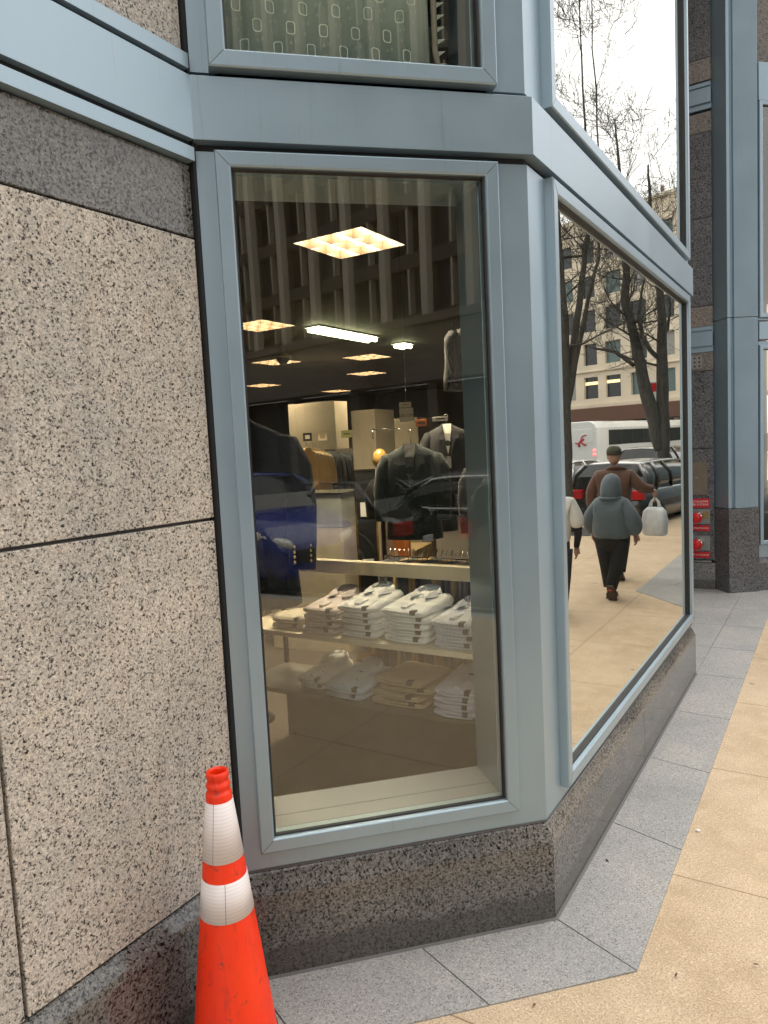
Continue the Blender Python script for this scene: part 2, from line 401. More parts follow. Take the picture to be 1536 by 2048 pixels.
struct(MB().prism([(-2.6, -8), (-1.58, -8), (-1.58, 1.8), (-.66, 2.72), (-.66, 9.0), (.14, 9.85), (.14, 33), (-2.6, 33)], -.04, .002).build('paver_bed', plain('joint sand', (.09, .085, .08), .9, local=False)))

# ------------------------------------------------------------ the shop building
BLD = thing('shop_building', 'granite and blue grey metal shop building with angled corner window bay', 'building')
def frame_mb(x0, x1, z0, z1, wid, prof, M=None):
    mb = MB(); loops = []
    for t, y in prof:
        loops.append([(x0+t, y, z0+t), (x1-t, y, z0+t), (x1-t, y, z1-t), (x0+t, y, z1-t)])
    return mb.loft(loops, closed=True, caps=False, smooth=False, M=M)
def window(origin, rz, x0, x1, z0, z1, wid, glassm, label=None, seams=True, reveal=.27, proud=.03, pattern=None):
    wn = group_node('window', origin, rz, BLD)
    if label: wn['label'] = label
    p = proud
    frame_mb(x0, x1, z0, z1, wid, [(0, .05), (0, -p), (.005, -p-.005), (wid-.006, -p-.004), (wid, -p+.002), (wid, .05), (0, .05)]).build('frame', M['metal'], wn, bevel=.001)
    g = MB()
    i0, i1, j0, j1 = x0+wid, x1-wid, z0+wid, z1-wid
    fm = frame_mb(i0+.0005, i1-.0005, j0+.0005, j1-.0005, .011, [(0, -.0005), (0, -p+.016), (.006, -p+.020), (.009, -.0005), (0, -.0005)])
    fm.build('gasket', M['gasket'], wn)
    if seams:
        for (ax, az, bx, bz) in ((x0+.003, z0+.003, i0-.005, j0-.005), (x1-.003, z0+.003, i1+.005, j0-.005), (x0+.003, z1-.003, i0-.005, j1+.005), (x1-.003, z1-.003, i1+.005, j1+.005)):
            MB().tube([(ax, -p-.0046, az), (bx, -p-.0042, bz)], .0009, 5).build('mitre_seam', M['groove'], wn)
    MB().box(i0, i1, .0, .011, j0, j1).build('pane', glassm, wn)
    if reveal:
        r = MB(); t = .03; y0 = .052; y1 = y0+reveal
        r.box(i0-t, i0+.004, y0, y1, j0, j1).box(i1-.004, i1+t, y0, y1, j0, j1).box(i0-t, i1+t, y0, y1, j1-.004, j1+t)
        r.build('reveal', M['metal'], wn, bevel=.002)
        MB().box(i0-t, i1+t, y0, y0+reveal*.36, j0-t, j0+.0).box(i0-t, i1+t, y0+reveal*.36+.002, y1, j0-t, j0+.0005).build('sill', M['sillmetal'], wn, bevel=.0015)
    return wn
M['sillmetal'] = plain('brushed sill metal', (.27, .295, .325), .36, .8, var=.015, scale=3)
R45, R90 = radians(45), radians(90)

# lower pair and upper pair of windows
W1 = window(K1, R45, -1.225, -.135, .513, 3.175, .056, M['glass_front'], 'tall narrow shop window looking into a menswear shop')
W2 = window(K1, R90, .20, 3.56, .498, 3.18, .06, M['glass_side'], 'wide shop window mirroring the pavement and people', reveal=.2, proud=.036)
W3 = window(K1, R45, -1.225, -.135, 3.452, 5.7, .062, M['glass_front'], 'upper front window with patterned cloth behind its glass', proud=.05)
W4 = window(K1, R90, .20, 3.56, 3.462, 5.7, .062, M['glass_side'], 'upper side window mirroring the white sky and bare branches', proud=.04)

def path_pt(o, rz, x, y=0): return (o.x+cos(rz)*x-sin(rz)*y, o.y+sin(rz)*x+cos(rz)*y)
def w1(x, y=0): return path_pt(K1, R45, x, y)
def w2(x, y=0): return path_pt(K1, R90, x, y)
END = Vector(w2(3.72)); RET = END + Vector((-.85, .85))
# metal cladding behind the frames
for zz0, zz1, zb, zt in ((.437, 3.178, .55, 3.15), (3.452, 5.9, 3.49, 5.68)):
    mb = MB()
    mb.prism([w1(-.16), w1(0), w2(.225), w2(.225, .05), w2(.02, .05), w1(-.02, .05), w1(-.16, .05)], zz0, zz1)
    mb.prism([w1(-1.29), w1(-1.2), w1(-1.2, .05), w1(-1.29, .05)], zz0, zz1)
    mb.prism([w2(3.53), w2(3.70), w2(3.70, .06), w2(3.53, .06)], zz0, zz1)
    mb.prism([w1(-1.2), w1(-.16), w1(-.16, .045), w1(-1.2, .045)], zz0, zb)
    mb.prism([w2(.225), w2(3.53), w2(3.53, .045), w2(.225, .045)], zz0, zb)
    mb.build('cladding', M['metal'], BLD, bevel=.001)
# fascia: main band, black strips that paint the shade in its joints
bay = [w1(-1.295), w1(0), w2(3.72), tuple(RET)]
MB().sweep(bay, [(.05, 3.178), (.018, 3.178), (.018, 3.206), (-.034, 3.206), (-.034, 3.426), (.018, 3.426), (.018, 3.4515), (.05, 3.4515)]).build('fascia_band', M['metal'], BLD, bevel=.0012)
MB().sweep(bay, [(.0165, 3.1785), (.0175, 3.1785), (.0175, 3.2055), (.0165, 3.2055)]).sweep(bay, [(.0165, 3.4265), (.0175, 3.4265), (.0175, 3.451), (.0165, 3.451)]).build('joint_shade', M['groove'], BLD)
# left wall band
XL = -1.99
lw = [(XL, -8), (XL, 1.962)]
MB().sweep(lw, [(.06, 3.132), (-.030, 3.132), (-.030, 3.180), (-.004, 3.180), (-.004, 3.2055), (-.034, 3.2055), (-.034, 3.4255), (-.004, 3.4255), (-.004, 3.449), (-.03, 3.449), (-.03, 3.50), (.06, 3.50)]).build('fascia_band', M['metal'], BLD, bevel=.001)
MB().sweep(lw, [(-.0045, 3.1805), (-.0055, 3.1805), (-.0055, 3.205), (-.0045, 3.205)]).sweep(lw, [(-.0045, 3.426), (-.0055, 3.426), (-.0055, 3.4485), (-.0045, 3.4485)]).build('joint_shade', M['groove'], BLD)
# left wall: granite panels with open joints over a dark backing
def panel(y0, y1, z0, z1, mat, x=XL, g=.006):
    o = MB().box(x-.05, x, y0+g, y1-g, z0+g, z1-g).build('granite_panel', mat, BLD, bevel=.003)
    return o
ys_low = [-8, -5.6, -3.36, -1.14, 1.082, 1.968]
for a, b in zip(ys_low, ys_low[1:]): panel(a, b, .47, 1.843, M['granite_light'])
ys_up = [-8, -5.6, -3.36, -1.14, 1.968]
ys_up = [-8, -4.6, -2.4, -.2, 1.968]
for a, b in zip(ys_up, ys_up[1:]):
    panel(a, b, 1.843, 2.87, M['granite_light']); panel(a, b, 2.868, 3.13, M['granite_dark'], XL-.003, .004)
    panel(a, b, 3.51, 6.0, M['granite_light'])
MB().box(XL-.30, XL-.028, -8, 1.966, .0, 6.0).build('wall_backing', M['sealant'], BLD)
MB().box(XL-.03, XL+.012, 1.970, 1.992, .44, 6.0).build('joint_trim', M['groove'], BLD)
# plinth
prof = [(.30, 0), (0, 0), (0, .345), (.006, .362), (.034, .418), (.044, .428), (.30, .428)]
MB().sweep([(-1.95, 1.956), (-1.03, 2.876), (-1.03, 6.56), (-1.92, 7.45)], prof).build('plinth', M['granite_dark'], BLD)
MB().sweep([(-1.95, -8), (-1.95, 1.952)], [(.08, 0), (0, 0), (0, .40), (.006, .425), (.034, .468), (.04, .470), (.08, .470)]).build('plinth', M['granite_dark'], BLD)
for (px, py) in ((1030, 0),):
    pass
s_ = MB(); s_.box(-1.0299, -1.0293, 4.598, 4.602, 0, .34)
s_.sweep([(-1.95, 1.956), (-1.03, 2.876), (-1.03, 6.56)], [(-.0005, .0), (-.012, .0), (-.012, .0075), (-.0005, .012)])
s_.sweep([w1(-1.29, .0), w1(0), w2(3.7)], [(-.004, .4285), (.02, .4285), (.02, .4365), (-.004, .4365)])
s_.build('sealant_bead', M['sealant'], BLD)
# return of the bay, recess walls, upper storeys
mb = MB()
ret = [tuple(END+Vector((.0, .001))), tuple(RET), tuple(RET+Vector((-.06, -.06))), tuple(END+Vector((-.085, 0)))]
mb.prism(ret, .43, 6.0); mb.build('cladding', M['metal'], BLD)
MB().box(-2.2, -1.92, 7.47, 26, 0, 6.0).build('side_wall', M['granite_farlight'], BLD)
YR = 10.28
def rpanel(z0, z1, mat, y=YR, x1=-1.372): return MB().box(-1.918, x1, y, y+.08, z0+.004, z1-.004).build('granite_panel', mat, BLD, bevel=.003)
rpanel(.39, 1.86, M['granite_far']); rpanel(1.86, 2.86, M['granite_far']); rpanel(2.86, 3.10, M['granite_farlight'])
rpanel(3.42, 3.68, M['granite_farlight']); rpanel(3.68, 4.78, M['granite_far']); rpanel(4.78, 5.82, M['granite_far']); rpanel(5.82, 6.06, M['granite_farlight'])
rpanel(6.43, 6.70, M['granite_farlight']); rpanel(6.70, 9.0, M['granite_far'])
MB().box(-1.918, -1.358, YR-.03, YR+.1, 0, .35).prism([(-1.918, YR-.03), (-1.40, YR-.03), (-1.40, YR+.1), (-1.918, YR+.1)], .352, .384).build('plinth', M['granite_grey'], BLD, bevel=.03, seg=3)
for zb in (3.10, 6.09):
    b_ = MB(); b_.box(-1.918, -1.372, YR-.005, YR+.08, zb, zb+.05).box(-1.918, -1.372, YR-.012, YR+.08, zb+.075, zb+.25).box(-1.918, -1.372, YR-.005, YR+.08, zb+.275, zb+.32).box(-1.918, -1.372, YR+.02, YR+.08, zb+.05, zb+.275)
    b_.build('fascia_band', M['metal'], BLD, bevel=.001)
vm = MB().box(-1.918, -1.50, YR-.012, YR, 2.895, 3.06).build('vent_plate', plain('pale vent plate', (.27, .255, .235), .6), BLD, bevel=.002)
for i in range(7):
    for j in range(3): MB().tube([(-1.88+i*.058, YR-.0125, 2.925+j*.052), (-1.88+i*.058, YR-.0145, 2.925+j*.052)], .0125, 10, False).build('vent_hole', M['gasket'], vm)
# corner column of the next bay
ca, cb, cc = Vector((-1.385, 10.335)), Vector((-1.17, 10.065)), Vector((-.86, 10.31))
d1 = (cb-ca).normalized(); d2 = (cc-cb).normalized()
cm = MB().prism([tuple(ca), tuple(cb-d1*.012), tuple(cb+d2*.035), tuple(cb+d2*.045+Vector((-.02, .03))), tuple(cb+d2*.075+Vector((-.02, .03))), tuple(cb+d2*.085), tuple(cc), (-1.0, 10.7), (-1.38, 10.7)], 1.09, 3.465)
cm.prism([tuple(ca), tuple(cb-d1*.012), tuple(cb+d2*.035), tuple(cb+d2*.045+Vector((-.02, .03))), tuple(cb+d2*.075+Vector((-.02, .03))), tuple(cb+d2*.085), tuple(cc), (-1.0, 10.7), (-1.38, 10.7)], 3.473, 9.0)
clm = cm.build('column', M['metal_dk'] if 'metal_dk' in M else M['metal'], BLD, bevel=.003)
MB().prism([(-1.40, 10.33), (-1.17, 10.045), (-.85, 10.295), (-1.0, 10.69), (-1.39, 10.69)], 0, 1.085).build('column_base', M['granite_far'], clm, bevel=.004)
# window bay beyond the column
K3 = Vector((-.86, 10.36, 0))
W5 = window(K3, R45, .0, .68, .60, 3.12, .05, M['glass_front'], 'dark window slice beyond the far column', seams=False, reveal=0)
W6 = window(K3, R45, .0, .68, 3.46, 6.05, .05, M['glass_front'], 'upper dark window slice beyond the far column', seams=False, reveal=0)
def k3(x, y=0): return path_pt(K3, R45, x, y)
mb = MB()
for z0, z1, pr in ((3.125, 3.17, .0), (3.195, 3.41, -.02), (3.43, 3.455, 0), (6.06, 6.5, -.02), (.43, .595, 0)):
    mb.prism([k3(0, pr), k3(.70, pr), k3(.70, .08), k3(0, .08)], z0, z1)
c3 = Vector(k3(.70))
mb.prism([tuple(c3), (c3.x, c3.y+14), (c3.x-.3, c3.y+14), (c3.x-.3, c3.y+.2)], .43, 9)
mb.build('cladding', M['metal'], BLD, bevel=.001)
MB().sweep([k3(-.05, -.03), k3(.70, -.03), (c3.x+.03, c3.y+14)], [(.25, 0), (0, 0), (0, .36), (.03, .425), (.25, .425)]).build('plinth', M['granite_far'], BLD)
# upper storeys set back over the bays, seen only as a mass
MB().prism([(-16, -8), (-2.0, -8), (-2.0, 1.99), tuple(K1-Vector((.05, -.02, 0)).xy.to_3d()) [:2], (K1.x-.05, END.y-.02), (-2.0, 7.4), (-2.0, 10.7), (-.95, 10.7), (c3.x-.06, c3.y+.05), (c3.x-.06, 26), (-16, 26)], 5.92, 13).build('upper_storeys', M['granite_farlight'], BLD)

# ------------------------------------------------------------ shop interior: floor, ceiling, walls
FP = [(-15, -3), (-2.32, -3), (-2.32, 2.05), w1(-1.2, .06), w1(-.05, .06), w2(.05, .06), w2(3.6, .06), (-2.25, 7.4), (-2.25, 18), (-15, 18)]
M['ceil'] = plain('dark beige ceiling', (.05, .045, .038), .8, scale=1.5)
M['carpet'] = plain('brown carpet', (.09, .075, .06), .9, scale=60, local=False)
M['beige'] = plain('beige wall paint', (.36, .30, .215), .7, scale=2)
M['darkwall'] = plain('dark taupe wall paint', (.10, .088, .072), .7, scale=2)
struct(MB().prism(FP, .1, .14).build('shop_floor', M['carpet']))
TROFFERS = [(-3.14, 4.70), (-5.98, 6.88), (-8.19, 9.80), (-6.84, 10.57), (-11.2, 12.85), (-11.3, 15.9), (-8.33, 12.83)]
TS = .31
cx_ = sorted({-15., -2.4} | {x+d for x, y in TROFFERS for d in (-TS, TS)}); cy_ = sorted({-3., 18.} | {y+d for x, y in TROFFERS for d in (-TS, TS)})
ce = MB()
for xa, xb in zip(cx_, cx_[1:]):
    for ya, yb in zip(cy_, cy_[1:]):
        mx_, my_ = (xa+xb)/2, (ya+yb)/2
        if not any(abs(mx_-x) < TS and abs(my_-y) < TS for x, y in TROFFERS): ce.add([(xa, ya, 3.62), (xb, ya, 3.62), (xb, yb, 3.62), (xa, yb, 3.62)], [(0, 3, 2, 1)])
ce.add([(-2.4, 1.75, 3.62), (*w1(-1.16, .33), 3.62), (*w1(-.1, .33), 3.62), (*w2(.1, .33), 3.62), (*w2(3.6, .33), 3.62), (-2.4, 7.4, 3.62)], [(5, 4, 3, 2, 1, 0)])
struct(ce.build('shop_ceiling', M['ceil']))
struct(MB().prism([(-15, -3), (-2.32, -3), (-2.32, 1.8), w1(-1.16, .33), w1(-.1, .33), w2(.1, .33), w2(3.6, .33), (-2.25, 7.4), (-2.25, 18), (-15, 18)], 3.78, 3.86).build('upper_floor', M['darkwall']))
struct(MB().box(-15.2, -15, -3, 18, .1, 5.91).box(-15, -2.3, 18, 18.2, .1, 5.91).box(-15, -2.3, -3.2, -3, .1, 5.91).build('shop_wall', M['darkwall']))
t = thing('added_veil_panel', 'pale panel standing just inside the wide side window', 'panel', (-1.42, 4.85, .14))  # added panel: its pale tone veils the blacks seen in the side glass
MB().box(-.02, .02, -1.62, 1.62, 0, 3.1).build('board', plain('pale grey board', (.55, .54, .50), .7), t, bevel=.003)
MB().box(-.2, -.021, -1.5, 1.5, 0, .03).build('foot', M['darkwall'], t)
# ------------------------------------------------------------ shop interior: lights
M['louver'] = plain('gold parabolic louvre', (.030, .0172, .0062), .5)
M['lamp'] = emis('fluorescent lamp', (1, .82, .58), 26)
M['tube'] = emis('bare fluorescent tube', (1, .98, .55), 4)
TL = ['square louvred ceiling light nearest the front window', 'square ceiling light cut by the left edge of the window', 'square ceiling light behind the black dome', 'square ceiling light right of the bright strip light', 'low square ceiling light at the left window edge', 'thin distant ceiling light low on the left', 'square ceiling light just below the one right of the strip']
for i, (x, y) in enumerate(TROFFERS):
    t = thing('ceiling_light', TL[i], 'ceiling light', (x, y, 3.62), 0, 'square louvred ceiling lights')
    lv = MB(); e_ = TS-.004
    for k in range(4):
        p = -e_+k*2*e_/3
        lv.box(p-.003, p+.003, -e_, e_, .0, .10).box(-e_, e_, p-.003, p+.003, .001, .099)
    lv.build('louver', M['louver'], t)
    MB().box(-e_, e_, -e_, e_, .108, .112).build('lamp', M['lamp'], t)
    MB().box(-TS, TS, -TS, TS, .114, .125).build('housing', M['darkwall'], t)
for (x, y, L, lb) in ((-5.53, 8.02, 1.4, 'bright bare strip light hanging below the shop ceiling'), (-5.56, 9.6, .3, 'short bright strip light behind the long one')):
    t = thing('strip_light', lb, 'strip light', (x, y, 3.6), 0)
    MB().box(-.12, .12, -L/2, L/2, 0, .04).build('housing', plain('white enamel', (.7, .7, .66), .4), t)
    for q in (-.06, .06): MB().tube([(q, -L/2+.02, -.03), (q, L/2-.02, -.03)], .025, 8).build('tube_lamp', M['tube'], t)
p = at_z(565, 706, 3.5)
t = thing('security_dome', 'black camera dome hanging from the shop ceiling', 'camera', (p.x, p.y, 3.42))
MB().lathe([(.001, -.09), (.05, -.075), (.085, -.03), (.095, 0)]).build('dome', plain('smoked dome', (.01, .01, .01), .1), t)
MB().lathe([(.001, .0), (.13, .0), (.13, .03), (.09, .05), (.03, .07), (.03, .20), (.001, .2)]).build('housing', plain('brown housing', (.1, .07, .04), .4), t)

# ------------------------------------------------------------ shirts on the window fixture
def cloth(name, c, stripes=None, scale=60, axis='X'):
    mt, nt, b = new_mat(name); v = objc(nt)
    f = noise(nt, v, 9, 4)
    cc = ramp(nt, f, [(.3, tuple(x*.9 for x in c)), (.7, c)])
    if stripes:
        wv = N(nt, 'ShaderNodeTexWave', Scale=scale); wv.bands_direction = axis; nt.links.new(v, wv.inputs['Vector'])
        cc = mixc(nt, ramp(nt, wv.outputs['Fac'], [(.5, (0, 0, 0)), (.6, (1, 1, 1))]), cc, stripes)
    nt.links.new(cc, b.inputs['Base Color']); b.inputs['Roughness'].default_value = .85; b.inputs['Sheen Weight'].default_value = .2
    bump(nt, b, noise(nt, v, 22, 4, .6, 1.2), .5, .012)
    return mt
M['sh_white'] = cloth('white cotton', (.86, .86, .85)); M['sh_pink'] = cloth('pale pink striped cotton', (.82, .75, .72), (.56, .44, .42), 70)
M['sh_stripe'] = cloth('navy striped cotton', (.82, .82, .83), (.16, .20, .32), 42); M['sh_blue'] = cloth('pale blue cotton', (.66, .73, .84))
M['sh_lilac'] = cloth('lilac striped cotton', (.72, .68, .72), (.36, .30, .42), 46); M['sh_cream'] = cloth('cream cotton', (.70, .62, .48)); M['sh_tan'] = cloth('tan knit', (.42, .31, .18))
M['tagblack'] = plain('black paper tag', (.02, .02, .022), .5); M['tagwhite'] = plain('white paper tag', (.75, .73, .68), .5)
M['board'] = plain('cream laminate board', (.72, .62, .45), .45, scale=4)
def rrect(wd, dp, r, n=4):
    pts = []
    for cx, cy, a0 in ((wd/2-r, dp/2-r, 0), (-wd/2+r, dp/2-r, 90), (-wd/2+r, -dp/2+r, 180), (wd/2-r, -dp/2+r, 270)):
        for k in range(n+1):
            a = radians(a0+90*k/n); pts.append((cx+r*cos(a), cy+r*sin(a)))
    return pts
def shirt(mat, top, seed, wd=.27, dp=.36, h=.034):
    rr = random.Random(seed)
    t = thing('folded_shirt', None, 'folded shirt')
    loops = []
    for ins, z in ((.016, 0), (.003, .2), (.0, .45), (.002, .75), (.014, 1.0), (.05, 1.06)):
        L = []
        for (x, y) in rrect(wd, dp, .03):
            kx = 1-ins/(wd/2); ky = 1-ins/(dp/2)
            zz = h*z*(1+(.04 if top else .25)*sin(x*14+seed)+(.03 if top else .18)*sin(y*11+seed*2)) if z > .1 else 0
            if top: zz += max(0, (y+dp*.1))*z*.16
            L.append((x*kx+rr.uniform(-.002, .002), y*ky+rr.uniform(-.003, .003), max(zz, 0)))
        loops.append(L)
    bd = MB().loft(loops); bd.build('shirt_body', mat, t)
    # folded front lip: two curled layers showing at the near edge
    e_ = MB()
    for k, zz in enumerate((h*.25, h*.7)):
        e_.tube([(-wd/2+.02, -dp/2+.012, zz), (-wd*.15, -dp/2-.004+rr.uniform(-.003, .003), zz+rr.uniform(-.003, .003)), (wd*.2, -dp/2-.002, zz), (wd/2-.02, -dp/2+.012, zz)], (.0, .0) and h*.19, 6)
    e_.build('folded_edge', mat, t)
    zt = h*1.06
    if top:
        sl_ = .16
        def Z(y): return zt+max(0, y+dp*.1)*sl_+.004
        c_ = MB()
        yb = dp*.36
        # collar: standing band and two pointed leaves folded over it
        arc = [(-.06, yb-.05), (-.066, yb+.0), (-.045, yb+.045), (0, yb+.06), (.045, yb+.045), (.066, yb), (.06, yb-.05)]
        c_.loft([[(x, y, Z(y)-.004) for x, y in arc], [(x*1.0, y, Z(y)+.036) for x, y in arc], [(x*1.22, y*1.0+.004, Z(y)+.006) for x, y in arc]], closed=False, caps=False, smooth=True)
        for s_ in (-1, 1):
            c_.add([(s_*.058, yb-.045, Z(yb)+.034), (s_*.012, yb-.075, Z(yb)+.012), (s_*.05, yb-.135, Z(yb)+.002), (s_*.10, yb-.05, Z(yb)+.004), (s_*.052, yb-.06, Z(yb)-.012)], [(0, 1, 2, 3), (1, 4, 2), (3, 2, 4)])
        c_.add([(x*.97, y, Z(y)+.012) for x, y in arc], [tuple(range(len(arc)))])
        c_.build('collar', mat, t, sub=0)
        MB().box(-.014, .014, -dp*.42, yb-.06, zt-.002, Z(0)+.004).build('placket', mat, t, bevel=.002)
        tg = MB()
        tg.add([(-.026, -.07, zt+.008), (.026, -.07, zt+.008), (.026, -.03, zt+.009), (.026, .045, Z(.045)+.007), (-.026, .045, Z(.045)+.007), (-.026, -.03, zt+.009)], [(0, 1, 2, 5), (5, 2, 3, 4)])
        g = tg.build('tag', M['tagblack'], t)
        q = MB()
        for k in range(5): q.box(-.010, .008-(k % 2)*.008, -.045+k*.02, -.0415+k*.02, zt+.0085+max(0, k*.02-.01)*.16, zt+.0105+max(0, k*.02-.01)*.16)
        q.build('tag_print', M['tagwhite'], g)
    MB().box(wd*.22, wd*.33, -dp/2-.007, -dp/2+.03, h*.45, h*1.02+.004).build('size_sticker', M['tagblack'], t, bevel=.001)
    return t
ORD = {2: ['top', 'bottom'], 3: ['top', 'middle', 'bottom'], 4: ['top', 'second', 'third', 'bottom'], 5: ['top', 'second', 'third', 'fourth', 'bottom']}
SHELF_Z = 1.012
def stack(px_x, y, z, n, mat, desc, place, seed, wd=.26, jitter=.012, toptag=True):
    top = shirt(mat, toptag, seed, wd); body = shirt(mat, False, seed+1, wd)
    rr = random.Random(seed); h = .034
    for k in range(n):
        lvl = n-1-k
        if k == 0: o = top
        elif k == 1: o = body
        else: o = copy_tree(body)
        o.location = (px_x+rr.uniform(-jitter, jitter), y+rr.uniform(-jitter, jitter), z+lvl*h*1.08+.001); o.rotation_euler = (0, 0, rr.uniform(-.08, .08))
        o['label'] = f'{desc}, {ORD[n][k]} of the stack {place}'; o['group'] = 'folded shirts in the shop window'
        o['category'] = 'folded shirt'
    if n == 1: pass
stack(-2.83, 3.50, SHELF_Z, 2, M['sh_cream'], 'cream folded shirt', 'at the left end of the upper shelf', 11, .25, toptag=False)
stack(-2.575, 3.50, SHELF_Z, 4, M['sh_pink'], 'pale pink striped shirt', 'between the cream and plain white ones', 21, .25)
stack(-2.30, 3.50, SHELF_Z, 5, M['sh_white'], 'white folded shirt', 'right of the pale pink ones', 31, .255)
stack(-2.00, 3.50, SHELF_Z, 5, M['sh_white'], 'white folded shirt', 'beside the navy striped ones', 41, .285)
stack(-1.70, 3.49, SHELF_Z, 4, M['sh_stripe'], 'navy striped shirt', 'at the right end of the upper shelf', 51, .26)
LOW_Z = .652
stack(-1.70, 3.47, LOW_Z, 4, M['sh_lilac'], 'lilac striped shirt', 'on the lower shelf by the window jamb', 61, .25)
stack(-2.05, 3.50, LOW_Z, 4, M['sh_tan'], 'tan knit top', 'in the middle of the lower shelf', 71, .34, .02, False)
stack(-2.40, 3.46, LOW_Z, 2, M['sh_blue'], 'pale blue shirt', 'beside the tan knits on the lower shelf', 81, .28)
stack(-2.68, 3.52, LOW_Z, 2, M['sh_white'], 'small white shirt', 'at the left of the lower shelf', 91, .20)
# fixture
M['shaded_board'] = plain('shelf board darkened for shade', (.085, .07, .05), .5)  # the shadow on the lower shelf is put into its colour
t = thing('display_shelf_unit', 'cream shelf unit inside the front window with two shelves', 'shelf unit', (-2.35, 3.52, .14))
MB().box(-.85, .85, -.25, .22, .842, .871).build('shelf', M['board'], t, bevel=.002)
MB().box(-.85, .85, -.25, .22, .485, .511).build('shelf', M['shaded_board'], t, bevel=.002)
MB().box(-.85, .85, .17, .235, 1.155, 1.237).build('top_rail', M['board'], t, bevel=.003)
MB().box(-.85, .85, .222, .24, .0, .48).build('back_panel', M['darkwall'], t)
for x in (-.84, .84):
    MB().box(x-.012, x+.012, .20, .225, 0, 1.155).build('upright', M['gasket'], t)
    for z in (.842, .485): MB().box(x-.008, x+.008, -.2, .2, z-.05, z-.002).build('bracket', M['gasket'], t)

# ------------------------------------------------------------ jackets, tables and other stock
M['ink'] = plain('brown print', (.06, .04, .025), .6); M['card'] = plain('cream card', (.55, .48, .36), .6)
M['navy'] = cloth('navy wool', (.012, .014, .022)); M['charcoal'] = cloth('charcoal wool', (.045, .043, .047)); M['teal'] = cloth('dark teal quilt', (.018, .030, .030))
M['greywool'] = cloth('grey wool', (.075, .072, .08)); M['goldbtn'] = plain('brass button', (.75, .52, .22), .25, .9); M['check'] = cloth('grey checked cotton', (.16, .155, .15), (.05, .05, .055), 30)
M['tanshirt'] = cloth('tan sweater', (.50, .33, .14)); M['chrome'] = plain('chrome rail', (.7, .68, .62), .2, 1); M['wood'] = plain('light wood', (.46, .31, .15), .5, scale=3)
M['denim'] = cloth('grey denim', (.12, .12, .13)); M['khaki'] = cloth('khaki twill', (.36, .27, .17))
def jacket(name, label, cat, loc, rz, mat, buttons=False, tagc=None, s=1.0, stand=False, hanger=True, group=None, inner=None):
    t = thing(name, label, cat, loc, rz, group); t.scale = (s, s, s)
    prof = [(.055, .05, .015, .0), (.075, .055, -.005, .0), (.13, .068, -.032, 0), (.195, .085, -.062, 0), (.222, .10, -.105, 0), (.228, .115, -.22, -.01), (.222, .115, -.42, -.01), (.235, .13, -.62, 0), (.245, .135, -.80, 0)]
    b_ = MB(); b_.loft([[(rx*(abs(cos(a))**.8)*(1 if cos(a) >= 0 else -1), dy+ry*(abs(sin(a))**.8)*(1 if sin(a) >= 0 else -1), z) for a in [2*pi*k/20 for k in range(20)]] for rx, ry, z, dy in prof])
    b_.build('jacket_body', mat, t)
    for sx in (-1, 1):
        sl_ = MB().tube([(sx*.15, 0, -.085), (sx*.205, 0, -.125), (sx*.25, -.008, -.22), (sx*.27, -.03, -.38), (sx*.272, -.055, -.52), (sx*.268, -.075, -.64)], [.035, .072, .073, .068, .062, .058], 12).build('sleeve', mat, t)
        if buttons:
            for k in range(4):
                MB().ell((sx*.268-.02, -.13+k*.003-.002, -.60+k*.021), (.009, .006, .009), 8, 5).build('button', M['goldbtn'], sl_)
                if sx > 0: MB().ell((sx*.268+.045, -.102+k*.003, -.60+k*.021), (.006, .009, .009), 8, 5).build('button', M['goldbtn'], sl_)
        lp = MB().add([(sx*.05, -.062, .018), (sx*.105, -.102, -.09), (sx*.135, -.118, -.15), (sx*.09, -.130, -.17), (sx*.012, -.148, -.40), (sx*.03, -.128, -.16), (sx*.045, -.10, -.06)], [(0, 1, 2, 3, 4, 5, 6)])
        lp.build('lapel', mat, t)
    MB().add([(-.055, -.055, .012), (.055, -.055, .012), (.06, -.105, -.10), (.0, -.138, -.34), (-.06, -.105, -.10)], [(0, 1, 2, 3, 4)]).build('shirt_front', inner or mat, t)
    if hanger: MB().tube([(0, 0, 0), (0, 0, .06), (.02, 0, .10), (.0, 0, .13), (-.025, 0, .11)], .004, 6).build('hanger_hook', M['chrome'], t)
    if tagc: MB().box(-.03, .03, -.137, -.134, -.50, -.36).build('price_tag', M['tagwhite'], t)
    if stand:
        MB().lathe([(.001, -1.32), (.09, -1.32), (.09, -1.31), (.012, -1.29), (.010, -.78), (.001, -.78)], 24).build('stand', M['gasket'], t)
        MB().lathe([(.07, -.02), (.055, .03), (.05, .07), (.03, .085), (.001, .09)], 20).build('neck_form', M['khaki'], t)
    return t
p = at(470, 850, 3.35); jz = p.z+.02
J = jacket('suit_jacket', 'navy blazer with gold cuff buttons close behind the left of the glass', 'jacket', (p.x, p.y, jz), radians(28), M['navy'], True, None, 1.08, True, False)
p = at(985, 915, 4.6); jacket('suit_jacket', 'grey jacket hanging at the right window jamb', 'jacket', p, radians(40), M['greywool'], s=.72)
p = at(893, 850, 5.6); jacket('suit_jacket', 'charcoal jacket with a white price tag under the small sign', 'jacket', p, radians(30), M['charcoal'], tagc=True, s=.66, inner=M['tagwhite'])
p = at(822, 890, 5.2); jacket('suit_jacket', 'dark teal quilted jacket on a stand in mid shop', 'jacket', p, radians(20), M['teal'], s=.84, inner=M['check'])
p = at(866, 915, 5.9); jacket('suit_jacket', 'black jacket hanging between the teal and charcoal ones', 'jacket', p, radians(35), M['navy'], s=.75)
